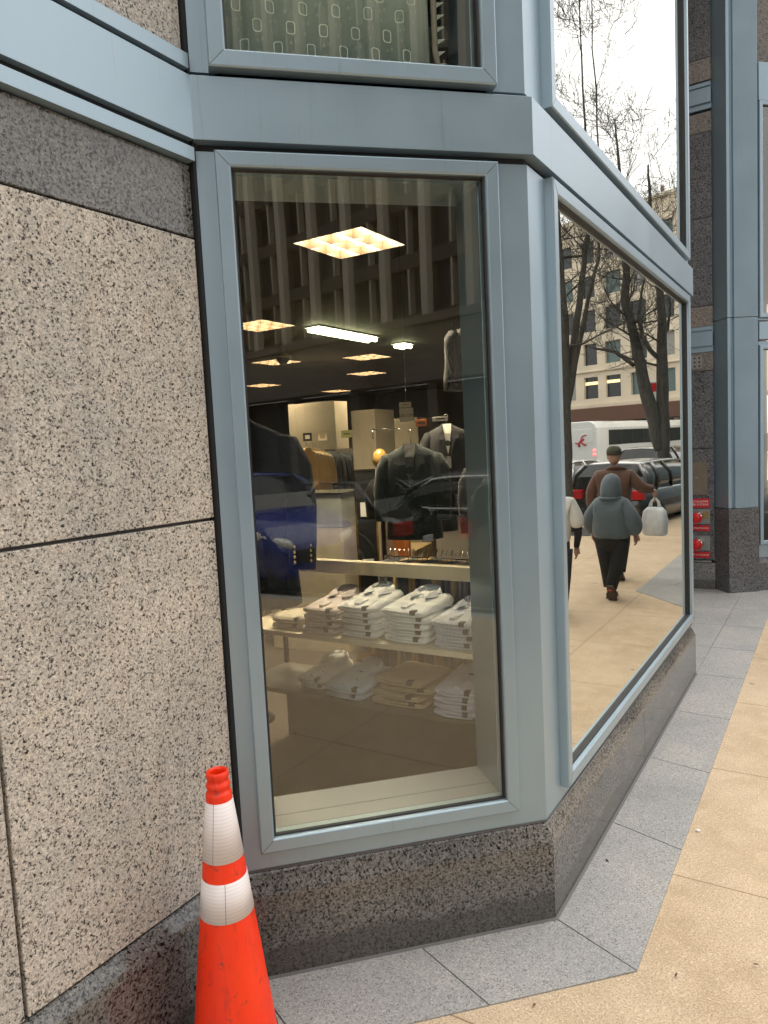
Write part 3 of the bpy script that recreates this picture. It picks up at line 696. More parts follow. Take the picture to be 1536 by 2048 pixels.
for k in range(2):
    p = at(904+k*16, 664-k*3, 5.0+k*.1)
    q = jacket('hanging_shirt', ['left checked shirt hung high near the right jamb', 'right checked shirt hung high near the right jamb'][k], 'shirt', p, radians(105), M['check'], s=.5, group='checked shirts hung high')
for k in range(5):
    p = at(612+k*7, 897+k*1.2, 8.3+k*.12)
    jacket('hanging_sweater', 'tan sweater in the row on the far rail', 'sweater', p, radians(75), M['tanshirt'], s=.62, group='tan sweaters on the far rail')
for o in list(col.objects):
    if o.get('group') == 'tan sweaters on the far rail': o['label'] = 'tan sweater hanging in a close row on the far wall'
# rail with dark trousers right of the table
p = at_y(868, 1095, 4.6)
t = thing('trouser_rail', 'floor rail of hanging brown and black trousers behind the shelf unit', 'clothes rail', (p.x, p.y, .14), 0)
MB().tube([(-.42, 0, 0), (-.42, 0, 1.12), (.42, 0, 1.12), (.42, 0, 0)], .012, 8).build('rail', M['chrome'], t)
rr = random.Random(5)
for k in range(20):
    c = rr.choice([M['khaki'], M['denim'], M['navy'], M['wood'], M['charcoal']])
    tp = thing('hanging_trousers', 'pair of trousers hanging in the dense row behind the shelf unit', 'trousers', (p.x-.38+k*.04, p.y, 1.24), rr.uniform(-.1, .1), 'trousers on the floor rail')
    MB().loft([[(x*.014, y*.15*(1+.06*sin(k+z*8)), z) for x, y in ((-1, -1), (1, -1), (1, 1), (-1, 1))] for z in (0, -.3, -.6, -.85)]).build('trouser_leg', c, tp)
    MB().tube([(0, 0, 0), (0, 0, .05), (0, .02, .08)], .004, 5).build('hanger_hook', M['chrome'], tp)
# table of folded jeans
p = at_z(735, 1095, 1.0)
t = thing('display_table', 'light wood display table piled with folded jeans', 'table', (p.x, p.y, .14), radians(12))
MB().box(-.62, .62, -.3, .4, .80, .86).build('tabletop', M['wood'], t, bevel=.004)
for sx in (-.57, .57):
    for sy in (-.25, .35): MB().box(sx-.03, sx+.03, sy-.03, sy+.03, 0, .798).build('leg', M['wood'], t)
for k in range(6):
    jn = thing('folded_jeans', ['khaki', 'grey', 'tan', 'dark grey', 'faded', 'slate'][k]+f' folded trousers, number {k+1} up in the pile on the wood table', 'folded trousers', (p.x-.12+rr.uniform(-.02, .02), p.y+.05+rr.uniform(-.02, .02), 1.001+k*.032), rr.uniform(-.2, .2), 'folded trousers on the table')
    jn['label'] = ['khaki folded trousers at the bottom of the pile on the wood table', 'grey folded jeans second from the bottom of the table pile', 'tan folded trousers third from the bottom of the table pile', 'dark grey jeans third from the top of the table pile', 'faded khaki trousers second from the top of the table pile', 'slate grey jeans on top of the table pile'][k]
    MB().loft([[(x*(1-i), y*(1-i), z) for x, y in rrect(.34-.02*k, .30, .04)] for i, z in ((.06, 0), (0, .01), (0, .024), (.08, .034))]).build('folded_cloth', [M['khaki'], M['denim'], M['khaki'], M['denim'], M['khaki'], M['denim']][k], jn)
# gold bust, cup-like stand
p = at(760, 918, 6.2)
t = thing('mannequin_bust', 'golden egg headed display bust in mid shop', 'mannequin', (p.x, p.y, p.z))
MB().ell((0, 0, 0), (.062, .07, .088), 18, 12).build('head', plain('gold lacquer', (.62, .36, .10), .3, .2), t)
MB().lathe([(.03, -.09), (.03, -.14), (.10, -.19), (.15, -.28), (.14, -.5), (.02, -.52), (.02, -1.6), (.14, -1.62)], 20).build('bust', M['gasket'], t)
# a far rail of dark jackets, an orange leather chair, a brass mirror stand, more tags and cards
for k in range(9):
    p = at(662+k*8, 905+k*.6, 9.6+k*.08)
    q = jacket('hanging_jacket', 'dark jacket in the packed row on the far rail', 'jacket', p, radians(70)+rr.uniform(-.15, .15), [M['charcoal'], M['navy'], M['greywool'], M['teal']][k % 4], s=.62, group='jackets packed on the far rail')
p = at(742, 1010, 7.4)
t = thing('leather_chair', 'orange leather chair standing beyond the table', 'chair', (p.x, p.y, .14), radians(-20))
ol = plain('orange leather', (.42, .13, .03), .45)
MB().box(-.26, .26, -.26, .26, .62, .72).build('seat', ol, t, bevel=.03); MB().box(-.26, .26, .22, .30, .72, 1.22).build('backrest', ol, t, bevel=.03)
for sx in (-.22, .22):
    for sy in (-.22, .24): MB().tube([(sx, sy, 0), (sx*.95, sy*.95, .62)], .02, 8).build('leg', M['wood'], t)
M['brass'] = plain('polished brass', (.72, .52, .22), .2, 1)
p = at(731, 995, 6.6)
t = thing('mirror_stand', 'brass framed floor mirror with white cards stuck to it', 'mirror', (p.x, p.y, .14), radians(25))
MB().box(-.10, -.085, -.01, .01, .55, 1.75).box(.085, .10, -.01, .01, .55, 1.75).box(-.085, .085, -.01, .01, 1.735, 1.75).box(-.085, .085, -.01, .01, .55, .565).build('frame', M['brass'], t)
MB().box(-.084, .084, -.002, .002, .566, 1.734).build('mirror_glass', M['coachglass'] if 'coachglass' in M else M['gasket'], t)
MB().box(-.012, .012, -.012, .012, .0, .55).box(-.15, .15, -.12, .12, 0, .02).build('foot', M['brass'], t)
for z in (.80, 1.32): MB().box(-.05, .05, -.016, -.011, z, z+.13).build('card', M['tagwhite'], t)
for px, py, D, wd, hg, lb, c in ((842, 846, 5.6, .09, .055, 'small orange box on the high rail right of the sale card', ol), (880, 838, 5.2, .11, .03, 'pale card strip above the charcoal jacket', M['tagwhite']), (800, 905, 6.8, .10, .07, 'small cream card between the gold bust and the teal jacket', M['card']), (694, 868, 10, .16, .1, 'green folded box on the far ledge', plain('olive box', (.16, .15, .05), .6)), (780, 870, 8.0, .10, .16, 'yellow lit card behind the gold bust', plain('ochre card', (.42, .33, .14), .6))):
    p = at(px, py, D); t = thing('shop_card', lb, 'card', p, radians(30))
    MB().box(-wd/2, wd/2, -.015, .015, -hg/2, hg/2).build('card_body', c, t, bevel=.003)
    MB().box(-wd*.3, wd*.3, -.0165, -.0151, -hg*.1, hg*.15).build('print', M['ink'], t)
p0, p1 = at(745, 858, 7.0), at(800, 859, 6.4)
t = thing('wall_rail', 'bright chrome rail crossing the shop above the gold bust', 'rail', p0); MB().tube([(0, 0, 0), p1-p0], .008, 8).build('bar', M['chrome'], t); MB().tube([(0, 0, 0), (0, 0, -.1)], .006, 6).build('bracket', M['chrome'], t)
# small framed things, signs
def font(txt, size, mat, name, parent, loc, rot, extr=.0005, align='CENTER'):
    cu = bpy.data.curves.new(name, 'FONT'); cu.body = txt; cu.size = size; cu.extrude = extr; cu.align_x = align; cu.align_y = 'CENTER'
    o = bpy.data.objects.new(name, cu); col.objects.link(o)
    dg = bpy.context.evaluated_depsgraph_get(); me = bpy.data.meshes.new_from_object(o.evaluated_get(dg))
    bpy.data.objects.remove(o); o = bpy.data.objects.new(name, me); col.objects.link(o); me.materials.clear(); me.materials.append(mat)
    o.parent = parent; o.location = loc; o.rotation_euler = rot
    return o
p = at(813, 829, 5.0); az = math.atan2(p.x, p.y)
t = thing('sale_sign', 'cream sale card reading 60% OFF hanging in the shop', 'sign', p, -az*.8)
MB().box(-.048, .048, -.002, .002, -.05, .045).build('card', M['card'], t)
MB().box(-.048, .035, -.002, .002, .049, .085).build('card', M['card'], t)
font('60% OFF', .029, M['ink'], 'lettering', t, (0, -.0025, -.008), (R90, 0, 0)); font('SHIRTS', .014, M['ink'], 'lettering', t, (-.006, -.0025, .067), (R90, 0, 0))
MB().tube([(0, 0, .085), (0, 0, 3.62-p.z)], .0015, 5).build('cord', M['chrome'], t)
for px, py, lb, c in ((615, 874, 'dark framed photo on the far wall ledge', M['gasket']), (645, 873, 'small cream framed card on the far wall ledge', M['card'])):
    p = at(px, py, 9.2); t = thing('picture_frame', lb, 'picture frame', p, radians(30))
    MB().box(-.055, .055, -.01, .01, -.05, .05).box(-.055, .055, -.016, -.01, -.05, -.042).box(-.055, .055, -.016, -.01, .042, .05).box(-.055, -.047, -.016, -.01, -.042, .042).box(.047, .055, -.016, -.01, -.042, .042).build('frame', c, t)
    MB().box(-.03, .03, -.0115, -.0105, -.025, .025).build('picture', M['khaki'] if c == M['card'] else M['card'], t)
# beige pillars, wall panel and door casing that stand in the shop
def pillar(px0, px1, D, z0, z1, lb, mat, name='shop_pillar'):
    a = at(px0, 860, D); b = at(px1, 860, D); c = (a+b)/2; wd = (b-a).length
    t = thing(name, lb, 'pillar', (c.x, c.y, .14), HEAD*-1*.0)
    MB().box(-wd*.5, wd*.5, -.12, .25, z0, z1).build('shaft', mat, t, bevel=.004)
    MB().box(-wd*.5-.02, wd*.5+.02, -.14, .27, 0, z0).build('skirting', M['darkwall'], t)
    return t
pillar(712, 768, 7.4, .12, 2.32, 'beige square display pillar in mid shop', M['beige'])
pillar(575, 690, 12.5, .12, 2.75, 'broad beige wall panel at the back of the shop', M['beige'], 'wall_panel')
pillar(770, 850, 9.5, .12, 2.3, 'low beige wall panel right of the square pillar', M['beige'], 'wall_panel')
a = at(506, 855, 7.5)
t = thing('door_casing', 'moulded cream door casing at the left of the shop', 'door casing', (a.x, a.y, .14), radians(30))
for k, (o_, d_) in enumerate(((.0, .04), (.05, .07), (.10, .04))):
    MB().box(-.9+o_, -.86+o_, -d_, 0, 0, 2.18-o_).box(.10-o_, .14-o_, -d_, 0, 0, 2.18-o_).box(-.86+o_, .10-o_, -d_, 0, 2.14-o_, 2.18-o_).build('moulding', M['card'], t)
MB().box(-.75, -.02, -.02, .02, 0, 2.0).build('door_panel', M['beige'], t)
# rear wall of stocked shelving (dark) and a pale glass counter
p = at(630, 1000, 7.2)
t = thing('glass_counter', 'long pale glass display counter beyond the blazer', 'counter', (p.x, p.y, .14), radians(8))
MB().box(-.42, .42, -.25, .25, 0, p.z-.14-.25).build('cabinet', M['card'], t); MB().box(-.42, .42, -.25, .25, p.z-.385, p.z+.07-.14).build('glass_case', plain('counter glass', (.36, .37, .34), .15), t)
MB().box(-.44, .44, -.27, .27, p.z-.068, p.z-.055).build('counter_top', M['chrome'], t)
p = at(660, 925, 10.5)
t = thing('stock_shelving', 'dark shelving with folded stock along the far wall', 'shelving', (p.x, p.y, .14), radians(20))
for z in (.5, .95, 1.4, 1.85): MB().box(-1.4, 1.4, -.2, .2, z, z+.03).build('shelf', M['wood'], t)
MB().box(-1.42, 1.42, .2, .23, 0, 1.95).build('back_panel', M['darkwall'], t)
for x in (-1.41, 0, 1.41): MB().box(x-.015, x+.015, -.2, .2, 0, 1.95).build('upright', M['darkwall'], t)
for k in range(18):
    s_ = thing('folded_stock', 'small pile of folded clothes on the far dark shelving', 'folded clothes', t.matrix_basis @ Vector((-1.25+(k % 9)*.31, 0, [.53, .98][k//9] if k < 9 else 1.43)), radians(20), 'piles on the far shelving')
    c = rr.choice([M['denim'], M['khaki'], M['tanshirt'], M['charcoal'], M['sh_blue']])
    MB().loft([[(x*(1-i), y*(1-i), z) for x, y in rrect(.24, .3, .03)] for i, z in ((.05, 0), (0, .02), (0, .12), (.08, .15))]).build('pile', c, s_)

# ------------------------------------------------------------ cloth behind the upper front window
def shade_mat():
    mt, nt, b = new_mat('sage patterned shade'); p = objc(nt)
    f = noise(nt, p, 3, 3); nt.links.new(ramp(nt, f, [(.3, (.33, .395, .355)), (.7, (.44, .49, .44))]), b.inputs['Base Color'])
    b.inputs['Roughness'].default_value = .8; return mt
t = thing('window_shade', 'sage green shade with cream diamond pattern behind the upper front glass', 'window shade', K1, R45)
X0, X1s, YS = -1.165, -.345, .075
loop = [(X0, YS), (X1s-.05, YS), (X1s-.015, YS+.012), (X1s, YS+.05), (X1s, YS+.09), (X1s-.03, YS+.09), (X0, YS+.02)]
def fold(x): return .006*sin(x*44)+.004*sin(x*97+1)
nx = 90; xs_ = [X0+(X1s-.02-X0)*i/nx for i in range(nx+1)]
rows_ = [[(x, YS+fold(x)*(.6+.4*z_/5.6), z_) for x in xs_]+[(x, YS+.05+fold(x), z_) for x in reversed(xs_)] for z_ in (3.50, 4.0, 4.6, 5.6)]
MB().loft(rows_).build('shade_cloth', shade_mat(), t)
MB().tube([(X1s-.0, YS-.012, 5.6), (X1s-.0, YS-.012, 3.62), (X1s+.012, YS-.012, 3.56), (X1s+.05, YS-.012, 3.505)], .012, 8).build('edge_tube', plain('beige tube', (.30, .26, .20), .4), t)
pm = MB(); pd = MB()
def dia(mb, cx, cz, a, b_, wd, y):
    o_ = [(-a, -b_*.55), (-a*.1, -b_), (a, -b_*.55), (a, b_*.55), (a*.1, b_), (-a, b_*.55)]
    o_ = [(-a, -b_*.7), (-a*.6, -b_), (a*.6, -b_), (a, -b_*.7), (a, b_*.7), (a*.6, b_), (-a*.6, b_), (-a, b_*.7)]
    n = len(o_); k = 1-wd/a; kz = 1-wd/b_
    vs = [(cx+x, y+fold(cx+x)*(.6+.4*cz/5.6), cz+z) for x, z in o_]+[(cx+x*k, y+fold(cx+x*k)*(.6+.4*cz/5.6), cz+z*kz) for x, z in o_]
    mb.add(vs, [(i, (i+1) % n, (i+1) % n+n, i+n) for i in range(n)])
for r in range(30):
    for c in range(12):
        x = X0+.03+c*.125+(r % 2)*.0625*1.0-(r*.012 % .05); z = 3.525+r*.072
        if X0+.02 < x < X1s-.07:
            dia(pm, x, z, .017, .0235, .0034, YS-.0022)
        for dx, dz in ((.05, .02), (.068, .026), (.055, -.016)):
            if X0+.02 < x+dx < X1s-.07: dia(pd, x+dx, z+dz, .004, .0055, .0018, YS-.0012)
M['cream_print'] = plain('cream print', (.74, .78, .66), .6)
pm.build('diamond_print', M['cream_print'], t); pd.build('dot_print', plain('pale print', (.50, .54, .47), .6), t)
tr = MB()
for k in range(30): z = 3.56+k*.046; tr.add([(X1s+.016, YS-.0, z), (X1s+.055, YS+.02, z+.035), (X1s+.016, YS-.0, z+.020)], [(0, 1, 2)])
tr.build('pleat_edge', M['cream_print'], t)

# ------------------------------------------------------------ traffic cone
t = thing('traffic_cone', 'orange traffic cone with two white reflective collars beside the granite wall', 'traffic cone', (-1.73, 1.64, .006))
def rc(z): return .150-.1163*(z-.03)
COLLARS = ((.751, .945, -75), (.561, .688, -48))
pr = [(rc(.03), .03)]+[(rc(z), z) for z in (.2, .4, .6, .80, .955)]
pr += [(.0425, .966), (.040, .972), (.0345, .976), (.0335, .982), (.039, .988), (.0395, .997), (.037, 1.004), (.0315, 1.008), (.0315, 1.013), (.0365, 1.018), (.037, 1.032), (.0355, 1.040), (.029, 1.041), (.0275, 1.03), (.029, .9)]
MB().lathe(pr, 64).build('cone_body', M['orange'], t)
for z0, z1, a in COLLARS:
    cl = MB().lathe([(rc(z0)-.002, z0), (rc(z0)+.0016, z0+.0005), (rc(z1)+.0016, z1-.0005), (rc(z1)-.002, z1)], 64).build('reflective_collar', M['collar'], t)
    sm = MB(); aa = radians(a)
    sm.tube([((rc(z)+.0012)*cos(aa+.5*(z-z0)), (rc(z)+.0012)*sin(aa+.5*(z-z0)), z) for z in [z0+(z1-z0)*i/8 for i in range(9)]], .0009, 4)
    sm.build('seam', M['groove'], cl)
R_ = radians(47)
MB().prism([(x*cos(R_)-y*sin(R_), x*sin(R_)+y*cos(R_)) for x, y in rrect(.30, .30, .03)], 0, .032).build('base', M['rubber'], t, bevel=.006)

# ------------------------------------------------------------ fire department connections on the recess wall
M['red'] = plain('red sign paint', (.62, .012, .02), .4); M['white'] = plain('white paint', (.8, .8, .78), .5); M['steel'] = plain('brushed steel plate', (.35, .36, .34), .35, .8)
M['redcap'] = plain('red cast cap', (.66, .015, .015), .35); M['tanplate'] = plain('brown painted plate', (.20, .16, .12), .6)
t = thing('access_panel', 'flat brown access panel above the red standpipe sign', 'access panel', (-1.70, YR-.002, 1.465))
MB().box(-.215, .25, -.02, 0, -.215, .22).build('panel', M['tanplate'], t, bevel=.003); MB().box(.10, .14, -.024, -.02, .01, .02).build('latch', M['steel'], t)
def sign(z0, z1, lines, lb, sizes, x1=-1.425):
    wd = x1+1.915; t = thing('red_sign', lb, 'sign', (-1.915+wd/2, YR-.002, (z0+z1)/2))
    MB().box(-wd/2, wd/2, -.012, 0, -(z1-z0)/2, (z1-z0)/2).build('plate', M['red'], t, bevel=.002)
    n = len(lines)
    for k, (l, s_) in enumerate(zip(lines, sizes)):
        font(l, s_, M['white'], 'lettering', t, (wd/2-.015, -.0128, (n-1)*s_*.5-k*s_*1.06), (R90, 0, 0), .0006, 'RIGHT')
sign(1.085, 1.205, ['FOR STANDPIPE', '& SPRINKLER SYSTEMS'], 'large red sign reading FOR STANDPIPE AND SPRINKLER SYSTEMS on the granite', [.038, .037])
sign(.775, .85, ['AUTO SPKR FLOORS'], 'narrow red sign between the two red capped inlets', [.03])
sign(.418, .495, ['STANDPIPE ALL FLOORS'], 'narrow red sign below the lower red capped inlet', [.028])
for zc, lb in ((.965, 'upper steel plate with a red capped fire hose inlet'), (.612, 'lower steel plate with a red capped fire hose inlet')):
    t = thing('fire_hose_inlet', lb, 'fire inlet', (-1.575, YR-.002, zc), 0, 'red capped fire hose inlets')
    MB().box(-.34, .15, -.014, 0, -.095, .10).build('plate', M['steel'], t, bevel=.002)
    if zc > .9: MB().box(.06, .135, -.016, -.0142, -.03, .075).build('label_plate', plain('brass label', (.30, .2, .07), .5), t)
    MB().lathe([(.05, 0), (.055, .01), (.048, .02), (.048, .09), (.055, .1), (.05, .104), (.001, .105)], 24, Matrix.Translation((.02, -.012, .01)) @ Matrix.Rotation(R90, 4, 'X')).build('collar', M['chrome'], t)
    cp = MB(); Mx = Matrix.Translation((0, -.10, -.005)) @ Matrix.Rotation(R90, 4, 'X')
    cp.lathe([(.001, .0), (.062, .0), (.066, .008), (.066, .035), (.055, .05), (.03, .056), (.001, .058)], 20, Mx)
    for k in range(8): a = 2*pi*k/8; cp.ell((.068*cos(a), -.12, -.005+.068*sin(a)), (.012, .018, .012), 8, 6)
    cp.box(-.012, .012, -.19, -.15, -.085, -.02)
    cp.build('cap', M['redcap'], t)

# ------------------------------------------------------------ the street that the glass mirrors: people
def skin(name, verts, edges, mat, parent, sub=2, root=0):
    me = bpy.data.meshes.new(name); me.from_pydata([v[:3] for v in verts], edges, []); me.update()
    o = bpy.data.objects.new(name, me); col.objects.link(o); me.materials.append(mat); o.parent = parent
    sk = o.modifiers.new('skin', 'SKIN'); sk.use_smooth_shade = True
    layer = me.skin_vertices[0] if me.skin_vertices else None
    if layer is None:
        bm = bmesh.new(); bm.from_mesh(me); bm.verts.layers.skin.verify(); bm.to_mesh(me); bm.free(); layer = me.skin_vertices[0]
    for i, v in enumerate(verts):
        r = v[3]; layer.data[i].radius = r if isinstance(r, tuple) else (r, r); layer.data[i].use_root = (i == root)
    ss = o.modifiers.new('sub', 'SUBSURF'); ss.levels = sub; ss.render_levels = sub
    return o
M['skin'] = plain('skin', (.42, .25, .17), .5); M['hood'] = cloth('slate blue grey fleece', (.10, .13, .148))
M['blackcloth'] = plain('black cloth', (.014, .014, .016), .9); M['brownjk'] = cloth('brown jacket cloth', (.115, .055, .034)); M['browntr'] = plain('dark brown trousers cloth', (.045, .022, .014), .9)
M['cap'] = plain('olive cap cloth', (.07, .07, .045), .9); M['whitecloth'] = cloth('white shirt cloth', (.66, .65, .60)); M['shoe'] = plain('dark brown shoe', (.03, .018, .012), .6); M['pink'] = plain('pink sock', (.6, .1, .16), .8)
M['bag'] = plain('white plastic bag', (.72, .74, .74), .35, var=.1, scale=12); M['jeans'] = plain('dark jeans cloth', (.03, .033, .04), .9)
def trousers(parent, mat, pelvis, legs):
    mb = MB(); z, rx, ry = pelvis
    mb.loft([[(rx*k*cos(a), ry*k*sin(a), z+dz) for a in [2*pi*q/20 for q in range(20)]] for dz, k in ((-.17, .55), (-.12, .86), (-.04, 1.0), (.06, .98), (.14, .9))])
    for pts, rad in legs: mb.tube(pts, rad, 14)
    return mb.build('trousers', mat, parent)
def hand(t, wrist, dirv, side, parent, s=1.0, curl=.5):
    """palm, four fingers and a thumb grown from the wrist"""
    w_ = Vector(wrist); d = Vector(dirv).normalized(); sd_ = Vector((0, 1, 0)) if abs(d.y) < .7 else Vector((1, 0, 0)); sd_ = (sd_-d*sd_.dot(d)).normalized(); nrm = d.cross(sd_)*side
    mb = MB(); mb.tube([w_-d*.02*s, w_+d*.03*s, w_+d*.085*s], [(.024*s, .018*s), (.034*s, .016*s), (.036*s, .013*s)], 10)
    for k, L in enumerate((.066, .076, .07, .055)):
        b0 = w_+d*.083*s+sd_*((k-1.5)*.019*s); b1 = b0+d*(L*.45*s)-nrm*(curl*.012*s); b2 = b1+d*(L*.35*s)*(1-curl*.4)-nrm*(curl*.026*s); b3 = b2+d*(L*.22*s)*(1-curl)-nrm*(curl*.02*s)
        mb.tube([b0-d*.01*s, b1, b2, b3], [.0095*s, .0088*s, .008*s, .006*s], 6)
    b0 = w_+d*.025*s-sd_*.03*s; mb.tube([b0, b0+d*.03*s-sd_*.022*s, b0+d*.062*s-sd_*.026*s-nrm*.012*s], [.012*s, .0105*s, .0075*s], 6)
    return mb.build('hand', M['skin'], parent)
def head(parent, c, r, hair=None):
    x, y, z = c; mb = MB()
    mb.ell((x, y, z), (r*.80, r*.98, r*1.15), 20, 14); mb.ell((x, y+r*.35, z-r*.62), (r*.58, r*.55, r*.5), 14, 8)      # skull, jaw
    mb.ell((x, y+r*1.0, z-r*.18), (r*.14, r*.2, r*.28), 8, 6)                                                      # nose
    for s_ in (-1, 1): mb.ell((x+s_*r*.80, y-r*.05, z-r*.1), (r*.10, r*.22, r*.32), 8, 6); mb.ell((x+s_*r*.32, y+r*.88, z+r*.02), (r*.16, r*.10, r*.09), 8, 6)
    mb.ell((x, y+r*.88, z-r*.58), (r*.3, r*.1, r*.07), 8, 6)
    return mb.build('head', M['skin'], parent)
def shoe(parent, p, pitch, mat, yaw=0, s=1.0):
    Mx = Matrix.Translation(p) @ Matrix.Rotation(yaw, 4, 'Z') @ Matrix.Rotation(pitch, 4, 'X')
    loops = []
    for y, wd, h in ((-.10, .030, .055), (-.085, .040, .075), (-.02, .042, .085), (.06, .046, .065), (.13, .046, .05), (.175, .03, .035)):
        loops.append([(wd*s*cos(a), y*s, max(0, h*.5*s+h*.5*s*sin(a)*1.0)) for a in [2*pi*k/12 for k in range(12)]])
    o = MB().loft(loops, M=Mx).build('shoe', mat, parent)
    MB().loft([[(x*wd*s*1.05, y*s, z) for x, z in ((-1, -.014), (1, -.014), (1, .006), (-1, .006))] for y, wd in ((-.105, .032), (-.06, .042), (.0, .04), (.08, .048), (.14, .046), (.18, .028))], M=Mx, smooth=False).build('sole', plain('shoe sole', (.07, .05, .035), .8) if 'sole' not in M else M['sole'], o)
    return o
M['sole'] = plain('rubber shoe sole', (.075, .055, .04), .8)

# person in the grey hooded sweatshirt, walking away along the pavement
f0 = m2(at_z(1226, 1196, 0))
t = thing('person', 'person in a slate grey hooded sweatshirt and black trousers walking away', 'person', (f0.x, f0.y, 0), radians(4)); t.scale = (1.14, 1.14, 1.12)
V = [(0, 0, .66, (.225, .18)), (0, 0, .78, (.24, .19)), (0, .0, .95, (.235, .18)), (0, .01, 1.06, (.215, .16)), (0, .015, 1.14, (.15, .12)), (0, .03, 1.19, (.10, .10)),
     (.16, .01, 1.09, .10), (.225, -.02, .96, .105), (.25, .02, .83, .10), (.235, .08, .735, .065), (-.16, .01, 1.09, .10), (-.23, -.03, .96, .105), (-.255, .0, .83, .10), (-.24, .06, .73, .065)]
E_ = [(0, 1), (1, 2), (2, 3), (3, 4), (4, 5), (3, 6), (6, 7), (7, 8), (8, 9), (3, 10), (10, 11), (11, 12), (12, 13)]
b_ = skin('sweatshirt', V, E_, M['hood'], t)
hd = MB()
for k, (z, rx, ry, yy) in enumerate(((1.14, .115, .12, .0), (1.18, .122, .125, .0), (1.24, .121, .13, .01), (1.31, .118, .13, .02), (1.37, .10, .115, .03), (1.415, .066, .08, .04), (1.43, .02, .03, .045))): pass
hl = [[(rx*cos(a), yy+ry*sin(a)*(1 if sin(a) < 0 else .8), z) for a in [2*pi*k/24 for k in range(24)]] for z, rx, ry, yy in ((1.13, .10, .10, .0), (1.165, .122, .125, -.005), (1.24, .122, .132, .01), (1.31, .118, .13, .02), (1.37, .10, .112, .03), (1.415, .066, .08, .04), (1.433, .015, .02, .045))]
hd.loft(hl).tube([(.125*cos(a), .0+.13*sin(a), 1.158) for a in [2*pi*k/20 for k in range(21)]], .016, 8).build('hood', M['hood'], t)
head(t, (0, .055, 1.285), .10)
trousers(t, M['blackcloth'], (.72, .185, .15), [([(.085, 0, .68), (.075, .03, .40), (.04, .0, .13)], [.115, .088, .07]), ([(-.085, -.01, .68), (-.06, .0, .40), (-.028, -.155, .15)], [.115, .09, .066])])
shoe(t, (.035, .03, .014), 0, M['shoe'], 0, .92); shoe(t, (-.035, -.17, .10), radians(-62), M['shoe'], 0, .95)
MB().tube([(.03, 0, .10), (.035, 0, .16)], .045, 10).tube([(-.025, -.165, .12), (-.025, -.16, .18)], .047, 10).build('sock', M['pink'], t)
for s_ in (-1, 1): hand(t, (s_*.245, .095, .735), (0, .3, -1), s_, t, .9)

# man in the brown jacket and cap carrying a white bag
g = m2(at(1232, 1100, 10.6))
t = thing('person', 'man in a brown jacket and olive cap carrying a white plastic bag', 'person', (g.x, g.y, 0), radians(-3)); t.scale = (1.09,)*3
V = [(0, 0, .86, (.21, .16)), (0, 0, 1.0, (.235, .17)), (0, 0, 1.18, (.25, .17)), (0, .0, 1.36, (.23, .15)), (0, .01, 1.46, (.14, .11)), (0, .02, 1.52, (.085, .08)),
     (.21, 0, 1.38, .09), (.31, -.03, 1.16, .082), (.33, .04, .94, .062), (-.21, 0, 1.38, .09), (-.35, -.02, 1.21, .08), (-.47, .06, 1.19, .058)]
skin('jacket', V, [(0, 1), (1, 2), (2, 3), (3, 4), (4, 5), (3, 6), (6, 7), (7, 8), (3, 9), (9, 10), (10, 11)], M['brownjk'], t)
head(t, (0, .03, 1.645), .105)
MB().loft([[(rx*cos(a), .025+ry*sin(a), z) for a in [2*pi*k/20 for k in range(20)]] for z, rx, ry in ((1.655, .098, .118), (1.71, .10, .118), (1.75, .085, .10), (1.775, .05, .06), (1.78, .01, .01))]).box(-.075, .075, .12, .22, 1.662, 1.674).build('cap', M['cap'], t)
trousers(t, M['browntr'], (.88, .18, .145), [([(.10, 0, .82), (.10, .06, .48), (.09, .10, .10)], [.115, .09, .072]), ([(-.10, 0, .82), (-.10, 0, .48), (-.09, -.16, .13)], [.115, .09, .07])])
shoe(t, (.09, .12, .014), 0, M['shoe']); shoe(t, (-.09, -.17, .05), radians(-35), M['shoe'])
hand(t, (.33, .055, .90), (0, .25, -1), 1, t); hand(t, (-.478, .07, 1.17), (-.25, .2, -1), -1, t, 1, .9)
bg_ = thing('plastic_bag', 'white plastic shopping bag hanging from the hand of the man', 'bag', (g.x-.53, g.y+.09, .64), radians(12)); bg_.scale = (1.09,)*3
MB().loft([[(x*wx, y*wy, z) for x, y in rrect(1, 1, .3, 3)] for z, wx, wy in ((0, .27, .15), (.03, .31, .19), (.20, .33, .19), (.32, .29, .15), (.37, .20, .09))]).build('bag_body', M['bag'], bg_)
for s_ in (-1, 1): MB().tube([(s_*.07, 0, .36), (s_*.05, 0, .44), (.0, 0, .50), (0, 0, .515)], [(.03, .008), (.02, .008), (.012, .008), (.012, .01)], 8).build('handle', M['bag'], bg_)

# person in the white shirt, cut by the frame
g = m2(at(1108, 1080, 8.6))
t = thing('person', 'person in a loose white shirt half hidden by the window frame', 'person', (g.x, g.y, 0), radians(-5))
V = [(0, 0, .80, (.20, .15)), (0, 0, .95, (.22, .16)), (0, 0, 1.12, (.225, .16)), (0, 0, 1.30, (.21, .14)), (0, .01, 1.40, (.12, .10)), (0, .02, 1.46, (.075, .07)),
     (.2, 0, 1.32, .085), (.27, -.01, 1.16, .095), (.285, .01, 1.02, .10), (-.2, 0, 1.32, .085), (-.27, -.01, 1.16, .095), (-.285, .01, 1.02, .10)]
skin('shirt', V, [(0, 1), (1, 2), (2, 3), (3, 4), (4, 5), (3, 6), (6, 7), (7, 8), (3, 9), (9, 10), (10, 11)], M['whitecloth'], t)
head(t, (0, .03, 1.585), .10)
MB().ell((0, .0, 1.62), (.098, .115, .105), 16, 10).build('hair', M['shoe'], t)
